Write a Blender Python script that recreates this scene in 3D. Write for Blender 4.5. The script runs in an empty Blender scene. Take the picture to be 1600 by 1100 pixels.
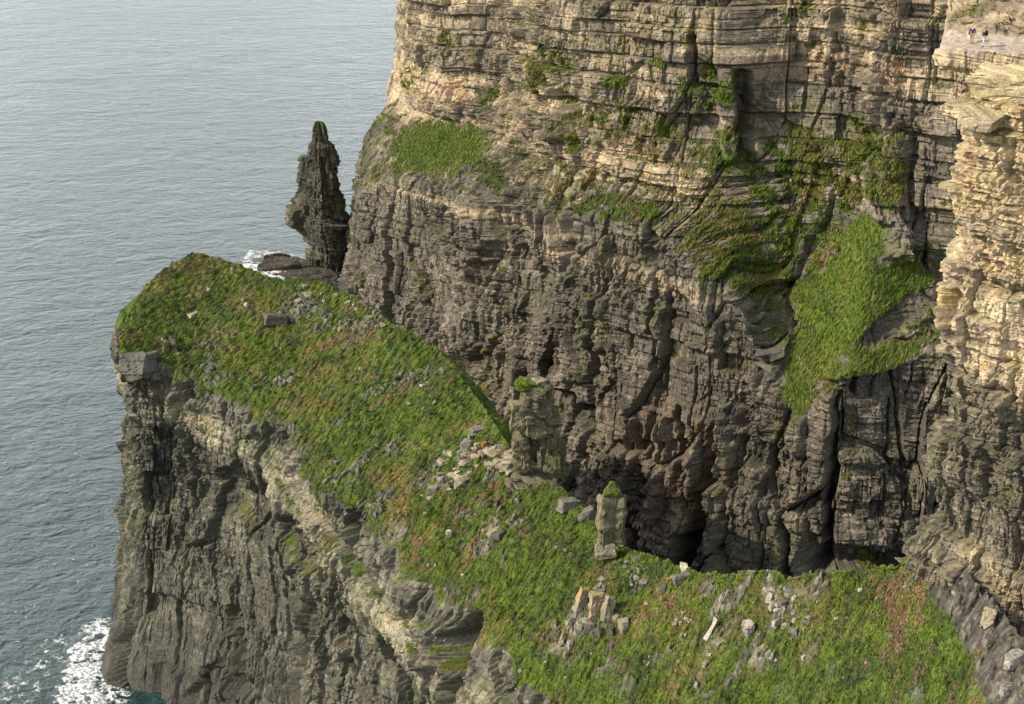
import bpy, bmesh, math, random
import numpy as np
from mathutils import Vector, Matrix

# ------------------------------------------------------------------ camera, sky, sun, exposure
SC = bpy.context.scene
COL = SC.collection
H, PITCH, F = 180.0, math.radians(20.0), 2400.0      # eye height over the sea, downward pitch, focal length in photo pixels (1600 wide)
cd = bpy.data.cameras.new('camera'); cam = bpy.data.objects.new('camera', cd); COL.objects.link(cam)
cam.location = (0, 0, H); cam.rotation_euler = (math.pi/2 - PITCH, 0, 0)
cd.sensor_width = 36; cd.lens = 36*F/1600; cd.clip_start = 0.5; cd.clip_end = 60000
SC.camera = cam
SUN_TO = Vector((-0.975, -0.22, 0.0)).normalized()
SUN_EL = math.radians(36)
w = bpy.data.worlds.new('World'); SC.world = w; w.use_nodes = True
nt = w.node_tree
sky = nt.nodes.new('ShaderNodeTexSky'); sky.sky_type = 'NISHITA'; sky.sun_disc = False
sky.sun_elevation = SUN_EL; sky.sun_rotation = math.atan2(SUN_TO.x, SUN_TO.y)
sky.air_density = 1.0; sky.dust_density = 3.0; sky.ozone_density = 1.0
# thin bright cloud veil, thicker towards the horizon
tcw = nt.nodes.new('ShaderNodeTexCoord'); sx = nt.nodes.new('ShaderNodeSeparateXYZ'); nt.links.new(tcw.outputs['Generated'], sx.inputs[0])
ve = nt.nodes.new('ShaderNodeMapRange'); ve.inputs[1].default_value = 0.0; ve.inputs[2].default_value = 0.4; ve.inputs[3].default_value = 1.0; ve.inputs[4].default_value = 0.12
nt.links.new(sx.outputs['Z'], ve.inputs[0])
cn = nt.nodes.new('ShaderNodeTexNoise'); cn.inputs['Scale'].default_value = 2.2; cn.inputs['Detail'].default_value = 5; nt.links.new(tcw.outputs['Generated'], cn.inputs['Vector'])
cm = nt.nodes.new('ShaderNodeMapRange'); cm.inputs[1].default_value = 0.3; cm.inputs[2].default_value = 0.7; cm.inputs[3].default_value = 0.5; cm.inputs[4].default_value = 1.1; nt.links.new(cn.outputs['Fac'], cm.inputs[0])
mf = nt.nodes.new('ShaderNodeMath'); mf.operation = 'MULTIPLY'; mf.use_clamp = True; nt.links.new(ve.outputs[0], mf.inputs[0]); nt.links.new(cm.outputs[0], mf.inputs[1])
mxw = nt.nodes.new('ShaderNodeMix'); mxw.data_type = 'RGBA'; nt.links.new(mf.outputs[0], mxw.inputs['Factor']); nt.links.new(sky.outputs[0], mxw.inputs[6]); mxw.inputs[7].default_value = (26.5, 27.3, 28.2, 1)
nt.links.new(mxw.outputs[2], nt.nodes['Background'].inputs[0]); nt.nodes['Background'].inputs[1].default_value = 0.10
sd = bpy.data.lights.new('sun', 'SUN'); sd.energy = 4.0; sd.angle = math.radians(0.6); sd.color = (1.0, 0.885, 0.71)
sun = bpy.data.objects.new('sun', sd); COL.objects.link(sun)
sv = Vector((SUN_TO.x*math.cos(SUN_EL), SUN_TO.y*math.cos(SUN_EL), math.sin(SUN_EL)))
sun.rotation_euler = sv.to_track_quat('Z', 'Y').to_euler(); sun.location = (-100, -50, 300)
SC.view_settings.view_transform = 'Standard'; SC.view_settings.look = 'None'
SC.view_settings.exposure = 0.2; SC.view_settings.gamma = 1.0
SC.render.engine = 'CYCLES'
SC.cycles.max_bounces = 5; SC.cycles.diffuse_bounces = 3

# ------------------------------------------------------------------ survey helpers: photo bearings <-> world metres
ct, st_ = math.cos(PITCH), math.sin(PITCH)
def ray(u, v):
    a = (u-800)/F; b = (550-v)/F
    return np.array([a, ct + b*st_, -st_ + b*ct])
def Pz(u, v, z):
    d = ray(u, v); t = (z-H)/d[2]; return np.array([d[0]*t, d[1]*t, z])
def Pd(u, v, D):
    d = ray(u, v); t = D/d[1]; return np.array([d[0]*t, D, H + d[2]*t])
def proj(P):
    x = P[..., 0]; y = P[..., 1]; z = P[..., 2]-H
    dep = np.maximum(y*ct - z*st_, 1.0); up = y*st_ + z*ct
    return 800 + F*x/dep, 550 - F*up/dep

# ------------------------------------------------------------------ numpy noise
def _h(ix, iy, iz, seed):
    h = (ix.astype(np.uint32)*np.uint32(374761393)) ^ (iy.astype(np.uint32)*np.uint32(668265263)) ^ (iz.astype(np.uint32)*np.uint32(2246822519)) ^ np.uint32((seed*3266489917) & 0xffffffff)
    h ^= h >> np.uint32(15); h *= np.uint32(2246822519); h ^= h >> np.uint32(13); h *= np.uint32(3266489917); h ^= h >> np.uint32(16)
    return h.astype(np.float32)*np.float32(1/4294967296.0)
def rnd(i, j=None, seed=0):
    i = np.asarray(i).astype(np.int64); j = np.zeros_like(i) if j is None else np.asarray(j).astype(np.int64)
    return _h(i, j, np.zeros_like(i), seed)
def vnoise(x, y, z, seed=0):
    x = np.asarray(x, np.float32); y = np.asarray(y, np.float32); z = np.asarray(z, np.float32)
    fx, fy, fz = np.floor(x), np.floor(y), np.floor(z)
    ix, iy, iz = fx.astype(np.int64), fy.astype(np.int64), fz.astype(np.int64)
    tx, ty, tz = x-fx, y-fy, z-fz
    tx = tx*tx*(3-2*tx); ty = ty*ty*(3-2*ty); tz = tz*tz*(3-2*tz)
    r = 0
    for a in (0, 1):
        wa = tx if a else 1-tx
        for b in (0, 1):
            wb = wa*(ty if b else 1-ty)
            r = r + wb*(1-tz)*_h(ix+a, iy+b, iz, seed) + wb*tz*_h(ix+a, iy+b, iz+1, seed)
    return r*2-1
def fbm(x, y, z, octv=3, seed=0, gain=0.5):
    r = 0; a = 1.0; s = 0.0
    for k in range(octv):
        r = r + a*vnoise(x*2.03**k + 17.3*k, y*2.03**k + 5.1*k, z*2.03**k - 9.7*k, seed+k); s += a; a *= gain
    return r/s
def worley(x, y, seed=0):
    x = np.asarray(x, np.float32); y = np.asarray(y, np.float32)
    ix, iy = np.floor(x).astype(np.int64), np.floor(y).astype(np.int64)
    f1 = np.full(x.shape, 9.0, np.float32); f2 = f1.copy(); idr = np.zeros(x.shape, np.float32); id2 = idr.copy()
    cx = idr.copy(); cy = idr.copy()
    zz = np.zeros_like(ix)
    for a in (-1, 0, 1):
        for b in (-1, 0, 1):
            jx, jy = ix+a, iy+b
            px = jx + 0.1 + 0.8*_h(jx, jy, zz, seed); py = jy + 0.1 + 0.8*_h(jx, jy, zz, seed+1)
            d = (px-x)**2 + (py-y)**2
            m = d < f1
            f2 = np.where(m, f1, np.minimum(f2, d)); f1 = np.where(m, d, f1)
            idr = np.where(m, _h(jx, jy, zz, seed+2), idr); id2 = np.where(m, _h(jx, jy, zz, seed+3), id2)
            cx = np.where(m, px, cx); cy = np.where(m, py, cy)
    return np.sqrt(f1), np.sqrt(f2), idr, id2, x-cx, y-cy
def sstep(a, b, x):
    t = np.clip((x-a)/(b-a), 0, 1); return t*t*(3-2*t)
def bricks(a, z, th, wd, seed):
    """random offset per block of a coursed, jointed rock face: courses of thickness about th, blocks about wd long"""
    zz = z/th + 0.45*vnoise(z/th*0.7, a*0+0.5, a*0, seed+9)
    L = np.floor(zz); w_ = wd*(0.5 + 1.3*rnd(L, seed=seed+1))
    aa = a/w_ + 13*rnd(L, seed=seed+2) + 0.25*vnoise(a/w_*1.3, L, a*0, seed+5)
    B = np.floor(aa); r = rnd(L*7919 + B, seed=seed+3)
    fr = aa-B; gap = np.minimum(fr, 1-fr)*w_; fz = zz-L; gz = np.minimum(fz, 1-fz)*th
    return r*2-1, rnd(L, seed=seed+4)*2-1, gap, gz

# ------------------------------------------------------------------ mesh helpers
def catmull(C, n_per):
    """C: (S, K, 3) controls, n_per: samples per span -> (N, K, 3)"""
    out = []; S = len(C)
    for i in range(S-1):
        p0 = C[max(i-1, 0)]; p1 = C[i]; p2 = C[i+1]; p3 = C[min(i+2, S-1)]
        n = n_per[i]
        t = (np.arange(n)/n).reshape(-1, 1, 1)
        l1 = np.linalg.norm(p2-p1, axis=-1).mean()
        def tang(a, b, c):           # finite-difference tangents for uneven spans
            la = max(np.linalg.norm(b-a, axis=-1).mean(), 1e-6); lb = max(np.linalg.norm(c-b, axis=-1).mean(), 1e-6)
            return 0.5*((b-a)/la + (c-b)/lb)*l1
        m1 = tang(p0, p1, p2) if i > 0 else (p2-p1); m2 = tang(p1, p2, p3) if i < S-2 else (p2-p1)
        m1 = m1[None]*0.85; m2 = m2[None]*0.85
        h00 = 2*t**3-3*t**2+1; h10 = t**3-2*t**2+t; h01 = -2*t**3+3*t**2; h11 = t**3-t**2
        out.append(h00*p1[None] + h10*m1 + h01*p2[None] + h11*m2)
    out.append(C[-1][None])
    return np.concatenate(out, 0)
def smooth_rows(G, n_per, soft=0.55):
    """interpolate along axis 1 with softened corners"""
    T = np.transpose(G, (1, 0, 2))
    a = catmull(T, n_per)
    lin = []
    for i in range(len(T)-1):
        t = (np.arange(n_per[i])/n_per[i]).reshape(-1, 1, 1); lin.append(T[i][None]*(1-t) + T[i+1][None]*t)
    lin.append(T[-1][None]); lin = np.concatenate(lin, 0)
    return np.transpose(a*soft + lin*(1-soft), (1, 0, 2))
def grid_normals(P):
    du = np.gradient(P, axis=0); dv = np.gradient(P, axis=1)
    n = np.cross(du, dv); n /= np.maximum(np.linalg.norm(n, axis=-1, keepdims=True), 1e-9)
    return n
def raw_mesh(name, V, Fq, colr=None, mat=None, smooth=False, parent=None):
    me = bpy.data.meshes.new(name)
    V = np.ascontiguousarray(V, np.float32).reshape(-1, 3); Fq = np.ascontiguousarray(Fq, np.int32)
    n, k = Fq.shape
    me.vertices.add(len(V)); me.vertices.foreach_set('co', V.ravel())
    me.loops.add(n*k); me.loops.foreach_set('vertex_index', Fq.ravel())
    me.polygons.add(n); me.polygons.foreach_set('loop_start', np.arange(0, n*k, k, dtype=np.int32))
    me.polygons.foreach_set('loop_total', np.full(n, k, np.int32))
    me.update(calc_edges=True)
    me.polygons.foreach_set('use_smooth', np.full(n, smooth, bool))
    if colr is not None:
        at = me.attributes.new('tint', 'FLOAT_COLOR', 'POINT')
        c = np.ones((len(V), 4), np.float32); c[:, :3] = np.clip(colr.reshape(-1, colr.shape[-1])[:, :3], 0, 1)
        if colr.shape[-1] == 4: c[:, 3] = np.clip(colr.reshape(-1, 4)[:, 3], 0, 1)
        at.data.foreach_set('color', c.ravel())
    if mat: me.materials.append(mat)
    o = bpy.data.objects.new(name, me); COL.objects.link(o)
    if parent: o.parent = parent
    return o
def grid_faces(nu, nv, flip=False, keep=None):
    i = np.arange(nu-1)[:, None]*nv + np.arange(nv-1)[None]
    f = np.stack([i, i+nv, i+nv+1, i+1], -1).reshape(-1, 4)
    if flip: f = f[:, ::-1]
    if keep is not None: f = f[keep.reshape(-1)]
    return f
def tag(o, label=None, cat=None, group=None, kind=None):
    if label: o['label'] = label
    if cat: o['category'] = cat
    if group: o['group'] = group
    if kind or label: o['kind'] = kind or 'thing'
    return o

# ------------------------------------------------------------------ materials
def mat_base(name):
    m = bpy.data.materials.new(name); m.use_nodes = True
    return m, m.node_tree, m.node_tree.nodes['Principled BSDF']
def N(nt, t, **kw):
    n = nt.nodes.new(t)
    for k, v in kw.items(): setattr(n, k, v)
    return n
def rock_mat(name, tint_attr=True, base=(0.2, 0.17, 0.13), sc=1.0, rough=0.9, bump=0.5):
    """rock or turf: base colour carried by the mesh, broken up by fine procedural grain"""
    m, nt, b = mat_base(name); L = nt.links.new
    tc = N(nt, 'ShaderNodeTexCoord'); 
    n1 = N(nt, 'ShaderNodeTexNoise'); n1.inputs['Scale'].default_value = 1.7*sc; n1.inputs['Detail'].default_value = 8; n1.inputs['Roughness'].default_value = 0.72
    L(tc.outputs['Object'], n1.inputs['Vector'])
    r1 = N(nt, 'ShaderNodeMapRange'); r1.inputs[1].default_value = 0.3; r1.inputs[2].default_value = 0.72; r1.inputs[3].default_value = 0.38; r1.inputs[4].default_value = 1.7
    L(n1.outputs['Fac'], r1.inputs[0])
    mx = N(nt, 'ShaderNodeMix'); mx.data_type = 'RGBA'; mx.blend_type = 'MULTIPLY'; mx.inputs['Factor'].default_value = 1
    if tint_attr:
        at = N(nt, 'ShaderNodeAttribute'); at.attribute_name = 'tint'; L(at.outputs['Color'], mx.inputs[6])
    else:
        mx.inputs[6].default_value = (*base, 1)
    L(r1.outputs[0], mx.inputs[7])
    L(mx.outputs[2], b.inputs['Base Color'])
    n2 = N(nt, 'ShaderNodeTexNoise'); n2.inputs['Scale'].default_value = 3.5*sc; n2.inputs['Detail'].default_value = 6; n2.inputs['Roughness'].default_value = 0.7
    L(tc.outputs['Object'], n2.inputs['Vector'])
    bp = N(nt, 'ShaderNodeBump'); bp.inputs['Strength'].default_value = bump; bp.inputs['Distance'].default_value = 0.25/sc
    L(n2.outputs['Fac'], bp.inputs['Height']); L(bp.outputs[0], b.inputs['Normal'])
    b.inputs['Roughness'].default_value = rough; b.inputs['Specular IOR Level'].default_value = 0.25
    return m
ROCK = rock_mat('weathered_rock')
STONE = rock_mat('loose_stone', sc=2.5, bump=0.4)
def simple(name, col, rough=0.8):
    m, nt, b = mat_base(name); b.inputs['Base Color'].default_value = (*col, 1); b.inputs['Roughness'].default_value = rough
    n1 = N(nt, 'ShaderNodeTexNoise'); n1.inputs['Scale'].default_value = 30
    mx = N(nt, 'ShaderNodeMix'); mx.data_type = 'RGBA'; mx.blend_type = 'MULTIPLY'; mx.inputs['Factor'].default_value = 0.35
    mx.inputs[6].default_value = (*col, 1); nt.links.new(n1.outputs['Color'], mx.inputs[7]); nt.links.new(mx.outputs[2], b.inputs['Base Color'])
    return m

def lerp(a, b, t):
    t = np.asarray(t)[..., None]; return a*(1-t) + np.asarray(b, np.float32)*t
GRASS_A = np.array([0.078, 0.116, 0.013]); GRASS_B = np.array([0.034, 0.058, 0.009]); STRAW = np.array([0.20, 0.150, 0.055]); DEAD = np.array([0.15, 0.095, 0.05])
def turf_colour(P, sd_=0):
    x, y, z = P[..., 0], P[..., 1], P[..., 2]
    n1 = fbm(x/6, y/6, z/6, 4, 61+sd_); n2 = fbm(x/1.3, y/1.3, z/1.3, 3, 71+sd_); n3 = fbm(x/14, y/14, z/14, 3, 81+sd_)
    c = np.broadcast_to(GRASS_A, P.shape).copy()
    c = lerp(c, GRASS_B, sstep(-0.3, 0.5, n2))
    c = lerp(c, STRAW, 0.5*sstep(0.12, 0.6, n1 + 0.6*n2 + 0.1))
    c = lerp(c, np.array([0.030, 0.046, 0.010]), 0.6*sstep(0.1, 0.5, fbm(x/5+9, y/5, z/5, 3, 95+sd_) + 0.4*n2))
    c = lerp(c, DEAD, 0.75*sstep(0.3, 0.75, n3*0.6 + 0.6*n1 + 0.8*n2))
    return c
def tussock(P):
    """wind-combed tussocks: short ridges lying along one compass bearing"""
    x, y = P[..., 0], P[..., 1]
    a = (x*0.62 + y*0.78); b = (x*0.78 - y*0.62)
    b = b + 0.5*vnoise(x/3, y/3, x*0, 11)
    f1, f2, i1, i2, dx, dy = worley(a/2.0, b/0.85, 31)
    t = (1 - np.clip(f1*1.5, 0, 1)**2)*(0.55+0.6*i1)
    return t + 0.25*vnoise(a/0.7, b/0.3, x*0, 13)

def blobs(u, v, lst):
    m = np.zeros(u.shape, np.float32)
    for (cu, cv, ru, rv, rot, s) in lst:
        c, q = math.cos(math.radians(rot)), math.sin(math.radians(rot))
        du, dv = u-cu, v-cv
        e = np.sqrt(((du*c + dv*q)/ru)**2 + ((-du*q + dv*c)/rv)**2)
        m = np.maximum(m, s*(1-sstep(0.55, 1.25, e)))
    return m
def seglist(u, v, segs):
    """signed carve field: list of (u0,v0,u1,v1,halfwidth px,depth m)"""
    d = np.zeros(u.shape, np.float32)
    ju = 7*fbm(u/16, v/22, u*0, 2, 501); jv = 9*fbm(u/16, v/16, u*0+3, 2, 503); u = u+ju; v = v+jv
    for (u0, v0, u1, v1, hw, dep) in segs:
        vx, vy = u1-u0, v1-v0; L2 = vx*vx+vy*vy
        t = np.clip(((u-u0)*vx + (v-v0)*vy)/L2, 0, 1)
        r = np.hypot(u-u0-t*vx, v-v0-t*vy)/hw
        g = (1-sstep(0.55, 1.15, r))*dep
        d = np.where(np.abs(g) > np.abs(d), g, d)
    return d

def rock_disp(P, a, wcol, wstr, seed, big=1.0, zs=None):
    """metres outward; a = distance along the face, wcol = weight of upright jointing, wstr = weight of bedding, zs = height above the marker bed"""
    x, y, z = P[..., 0], P[..., 1], P[..., 2]
    zd = (z if zs is None else zs) + 0.8*vnoise(x/30, y/30, z*0, seed+40)
    aw = a + 2.2*vnoise(x/9, y/9, z/12, seed+41) + 0.9*vnoise(x/3, y/3, z/4, seed+42)
    p1 = sstep(-0.35, 0.45, fbm(a/16, zd/12, z*0, 2, seed+60)); p2 = sstep(-0.4, 0.4, fbm(a/9, zd/7, z*0, 2, seed+61))   # how broken each stretch is
    d = big*2.8*fbm(x/24, y/24, z/30, 2, seed) + 0.6*vnoise(x/8, y/8, z/10, seed+66)
    aw = a + 1.0*vnoise(x/9, y/9, z/16, seed+41) + 0.25*vnoise(x/3, y/3, z/5, seed+42)
    f1, f2, i1, i2, dx, dy = worley(aw/8.0, zd/34.0 + 0.3*vnoise(aw/12, zd/20, z*0, seed+2), seed+3)
    d += wcol*((i1-0.5)*3.6 + (i2-0.5)*3.0*dx - 1.8*(1-sstep(0.02, 0.06, f2-f1)))
    r, rl, ga, gz = bricks(aw, zd, 15.0, 5.0, seed+70)
    d += wcol*(1.25*r - 1.3*(1-sstep(0.0, 0.35, ga)))
    r, rl, ga, gz = bricks(aw + 0.6*dy, zd, 6.0, 2.2, seed+71)
    d += wcol*(0.4+0.8*p1)*(0.85*r - 0.6*(1-sstep(0.0, 0.22, ga)) - 0.4*(1-sstep(0.0, 0.25, gz)))
    f1, f2, i1, i2, dx, dy = worley(aw/2.2, zd/5.5, seed+13)
    d += wcol*(0.3+0.7*p1)*((i1-0.5)*1.1 + (i2-0.5)*2.2*dx)
    r, rl, ga, gz = bricks(aw*0.8+a*0.2, zd, 5.2, 12.0, seed+20)
    d += wstr*(1.3*rl + 1.5*r - 0.8*(1-sstep(0.0, 0.5, gz)))
    r, rl, ga, gz = bricks(a + 0.25*vnoise(a/3, zd/3, z*0, seed+8), zd + 0.2*vnoise(a/4, zd/4, z*0, seed), 1.7, 2.4, seed+30)
    d += (0.2+0.8*wstr)*(0.25+p2)*(0.5*rl + 0.85*r - 0.45*(1-sstep(0.0, 0.16, gz)) - 0.4*(1-sstep(0.0, 0.16, ga)))
    r, rl, ga, gz = bricks(a, zd, 1.9, 0.9, seed+72)
    d += (0.3+0.7*p1)*(0.42*r - 0.2*(1-sstep(0, 0.12, ga)))
    f1, f2, i1, i2, dx, dy = worley(a/1.0, zd/1.2, seed+23)
    d += (0.3+0.7*p1)*((i1-0.5)*0.5 + (i2-0.5)*1.1*dy + (i1-0.5)*0.9*dx)
    r, rl, ga, gz = bricks(a, zd, 0.5, 0.8, seed+50)
    d += (0.25+0.75*p2)*(0.16*r + 0.16*rl)
    d += 0.07*fbm(x/0.7, y/0.7, z/0.7, 2, seed+7)
    return d
def along(P, base):
    """distance along the face, measured square to the guide line base (nu,3), so that patterns stay upright"""
    t = np.gradient(base[:, :2], axis=0); ds = np.linalg.norm(t, axis=1); t = t/np.maximum(ds, 1e-6)[:, None]
    for _ in range(30): t[1:-1] = (t[:-2]+t[1:-1]+t[2:])/3
    t /= np.linalg.norm(t, axis=1, keepdims=True)
    a1 = np.concatenate([[0], np.cumsum(np.linalg.norm(np.diff(base[:, :2], axis=0), axis=1))])
    return a1[:, None] + (P[..., 0]-base[:, None, 0])*t[:, None, 0] + (P[..., 1]-base[:, None, 1])*t[:, None, 1]

def rock_colour(P, a, tan, seed):
    """tan 0..1: dark shale to pale sandstone"""
    x, y, z = P[..., 0], P[..., 1], P[..., 2]
    n1 = fbm(x/9, y/9, z/5, 4, seed+1); n2 = fbm(x/1.5, y/1.5, z/0.6, 3, seed+2); n3 = fbm(a/3, z/18, z*0, 3, seed+3)
    nb = vnoise(a*0+3, z/1.3, a/40, seed+4)*0.6 + vnoise(a*0+3, z/0.45, a/20, seed+5)*0.4
    dark = np.array([0.095, 0.085, 0.068]); mid = np.array([0.165, 0.145, 0.112]); pale = np.array([0.45, 0.365, 0.235]); och = np.array([0.40, 0.27, 0.09])
    c = np.broadcast_to(dark, P.shape).copy()
    c = lerp(c, mid, sstep(-0.4, 0.5, n1+0.5*n2+0.5*n3))
    c = lerp(c, np.array([0.26, 0.215, 0.15]), 0.6*sstep(0.25, 0.7, n3 + 0.6*n2 + 0.4*n1))
    t = np.clip(tan, 0, 1)*sstep(-0.75, 0.35, n1*0.6 + nb*0.5 + n2*0.5 + 0.4*tan)
    c = lerp(c, pale, t)
    c = lerp(c, och, 0.55*tan*sstep(0.15, 0.6, fbm(x/7, y/7, z/4, 3, seed+9)))
    for th_, wd_, am_, k_ in ((2.3, 1.6, 0.16, 21), (0.8, 1.0, 0.16, 22), (0.35, 0.5, 0.10, 23)):        # block to block differences
        c = c*(1 + am_*bricks(a, z, th_, wd_, seed+k_)[0])[..., None]
    # mineral run-off stains and lichen
    c = lerp(c, np.array([0.11, 0.115, 0.045]), 0.55*sstep(0.12, 0.55, fbm(x/5, y/5, z/9, 4, seed+12)))
    c = lerp(c, np.array([0.62, 0.56, 0.45]), (0.25+0.5*tan)*sstep(0.42, 0.62, n2 + 0.35*fbm(x/0.5, y/0.5, z/0.5, 2, seed+15)))
    return c

# ------------------------------------------------------------------ SEA
def build_sea():
    nt_x = np.concatenate([-np.geomspace(6, 40000, 60)[::-1], [0], np.geomspace(6, 40000, 60)])
    X, Y = np.meshgrid(nt_x, nt_x + 400, indexing='ij')
    V = np.stack([X, Y, X*0], -1)
    m, nt, b = mat_base('sea_water'); L = nt.links.new
    tc = N(nt, 'ShaderNodeTexCoord')
    mp = N(nt, 'ShaderNodeMapping'); mp.inputs['Rotation'].default_value = (0, 0, math.radians(-18)); mp.inputs['Scale'].default_value = (1.0, 1.25, 1.0)
    L(tc.outputs['Object'], mp.inputs[0])
    hs = None
    for sc, amp, det in ((0.02, 12.0, 2), (0.09, 9.0, 3), (0.30, 6.5, 7)):
        n = N(nt, 'ShaderNodeTexNoise'); n.inputs['Scale'].default_value = sc; n.inputs['Detail'].default_value = det; n.inputs['Roughness'].default_value = 0.62
        n.inputs['Distortion'].default_value = 0.6
        L(mp.outputs[0], n.inputs['Vector'])
        mu = N(nt, 'ShaderNodeMath', operation='MULTIPLY'); mu.inputs[1].default_value = amp; L(n.outputs['Fac'], mu.inputs[0])
        if hs is None: hs = mu
        else:
            ad = N(nt, 'ShaderNodeMath', operation='ADD'); L(hs.outputs[0], ad.inputs[0]); L(mu.outputs[0], ad.inputs[1]); hs = ad
    bp = N(nt, 'ShaderNodeBump'); bp.inputs['Strength'].default_value = 1.0; bp.inputs['Distance'].default_value = 1.0
    L(hs.outputs[0], bp.inputs['Height']); L(bp.outputs[0], b.inputs['Normal'])
    # water colour drifts with depth: green over the shallows by the cliffs
    n = N(nt, 'ShaderNodeTexNoise'); n.inputs['Scale'].default_value = 0.008; n.inputs['Detail'].default_value = 4; L(tc.outputs['Object'], n.inputs['Vector'])
    cr = N(nt, 'ShaderNodeValToRGB'); cr.color_ramp.elements[0].position = 0.35; cr.color_ramp.elements[0].color = (0.030, 0.078, 0.080, 1)
    cr.color_ramp.elements[1].position = 0.7; cr.color_ramp.elements[1].color = (0.044, 0.102, 0.100, 1)
    L(n.outputs['Fac'], cr.inputs[0]); L(cr.outputs[0], b.inputs['Base Color'])
    b.inputs['Roughness'].default_value = 0.12; b.inputs['IOR'].default_value = 1.33
    o = raw_mesh('sea', V, grid_faces(*X.shape), mat=m, smooth=True)
    tag(o, kind='structure')
build_sea()

# ------------------------------------------------------------------ HEADLAND (grassy ridge and its cliffs)
HS = [  # crest, mid slope, lip: (u, v, z); right to left
 ((1470, 845, 104.5), (1560, 955, 104.5), (1700, 1150, 103)),
 ((1436, 864, 103), (1502, 960, 102.4), (1585, 1130, 99.5)),
 ((1380, 882, 99), (1405, 965, 97.3), (1450, 1130, 93.5)),
 ((1300, 896, 95), (1300, 980, 92), (1330, 1130, 87)),
 ((1200, 902, 90), (1190, 990, 86), (1180, 1135, 80)),
 ((1100, 896, 85), (1060, 990, 80), (1020, 1130, 73)),
 ((1010, 872, 80), (940, 965, 75), (880, 1120, 66.5)),
 ((955, 846, 78), (870, 910, 73), (785, 1010, 66)),
 ((900, 787, 77), (810, 860, 72), (715, 938, 65)),
 ((850, 747, 76.5), (740, 815, 71), (640, 885, 64)),
 ((792, 694, 76), (680, 750, 70), (570, 808, 63)),
 ((742, 618, 75), (620, 690, 69), (500, 772, 62)),
 ((690, 555, 75), (570, 620, 69), (472, 712, 62)),
 ((605, 500, 75), (510, 565, 69), (430, 660, 62)),
 ((540, 458, 75), (450, 530, 69.5), (362, 622, 63)),
 ((480, 438, 75.5), (390, 500, 71), (298, 592, 64)),
 ((420, 434, 75.5), (335, 478, 72), (250, 566, 66)),
 ((355, 408, 77), (290, 442, 75), (205, 552, 68)),
 ((312, 397, 78), (250, 442, 75), (187, 536, 69.5)),
]
front = [[Pz(*p) for p in s] for s in HS]
PROF = [(0.10, 0.4, 'l'), (0.14, 2.6, 'l'), (0.27, 3.2, 'l'), (0.31, 0.2, 'l'), (0.45, 1.5, 'l'), (0.62, 3.5, 'l'), (0.80, 6.0, 'l'), (0.93, 10.0, 'l'), (1.04, 17.0, 'l')]
def cliff_pts(lip, n, wt=1.0, tip=0.0):
    r = []
    for (f, off, _) in PROF:
        if tip > 0:
            off_t = np.interp(f, [0, .10, .16, .5, .75, .86, .95, 1.04], [0, 0.6, -2.5, -2.0, -0.5, 4, 10, 15])
            o_ = off*(1-tip) + off_t*tip
        else: o_ = off
        r.append(np.array([lip[0] + n[0]*o_*wt, lip[1] + n[1]*o_*wt, lip[2]*(1-f)]))
    return r
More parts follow.
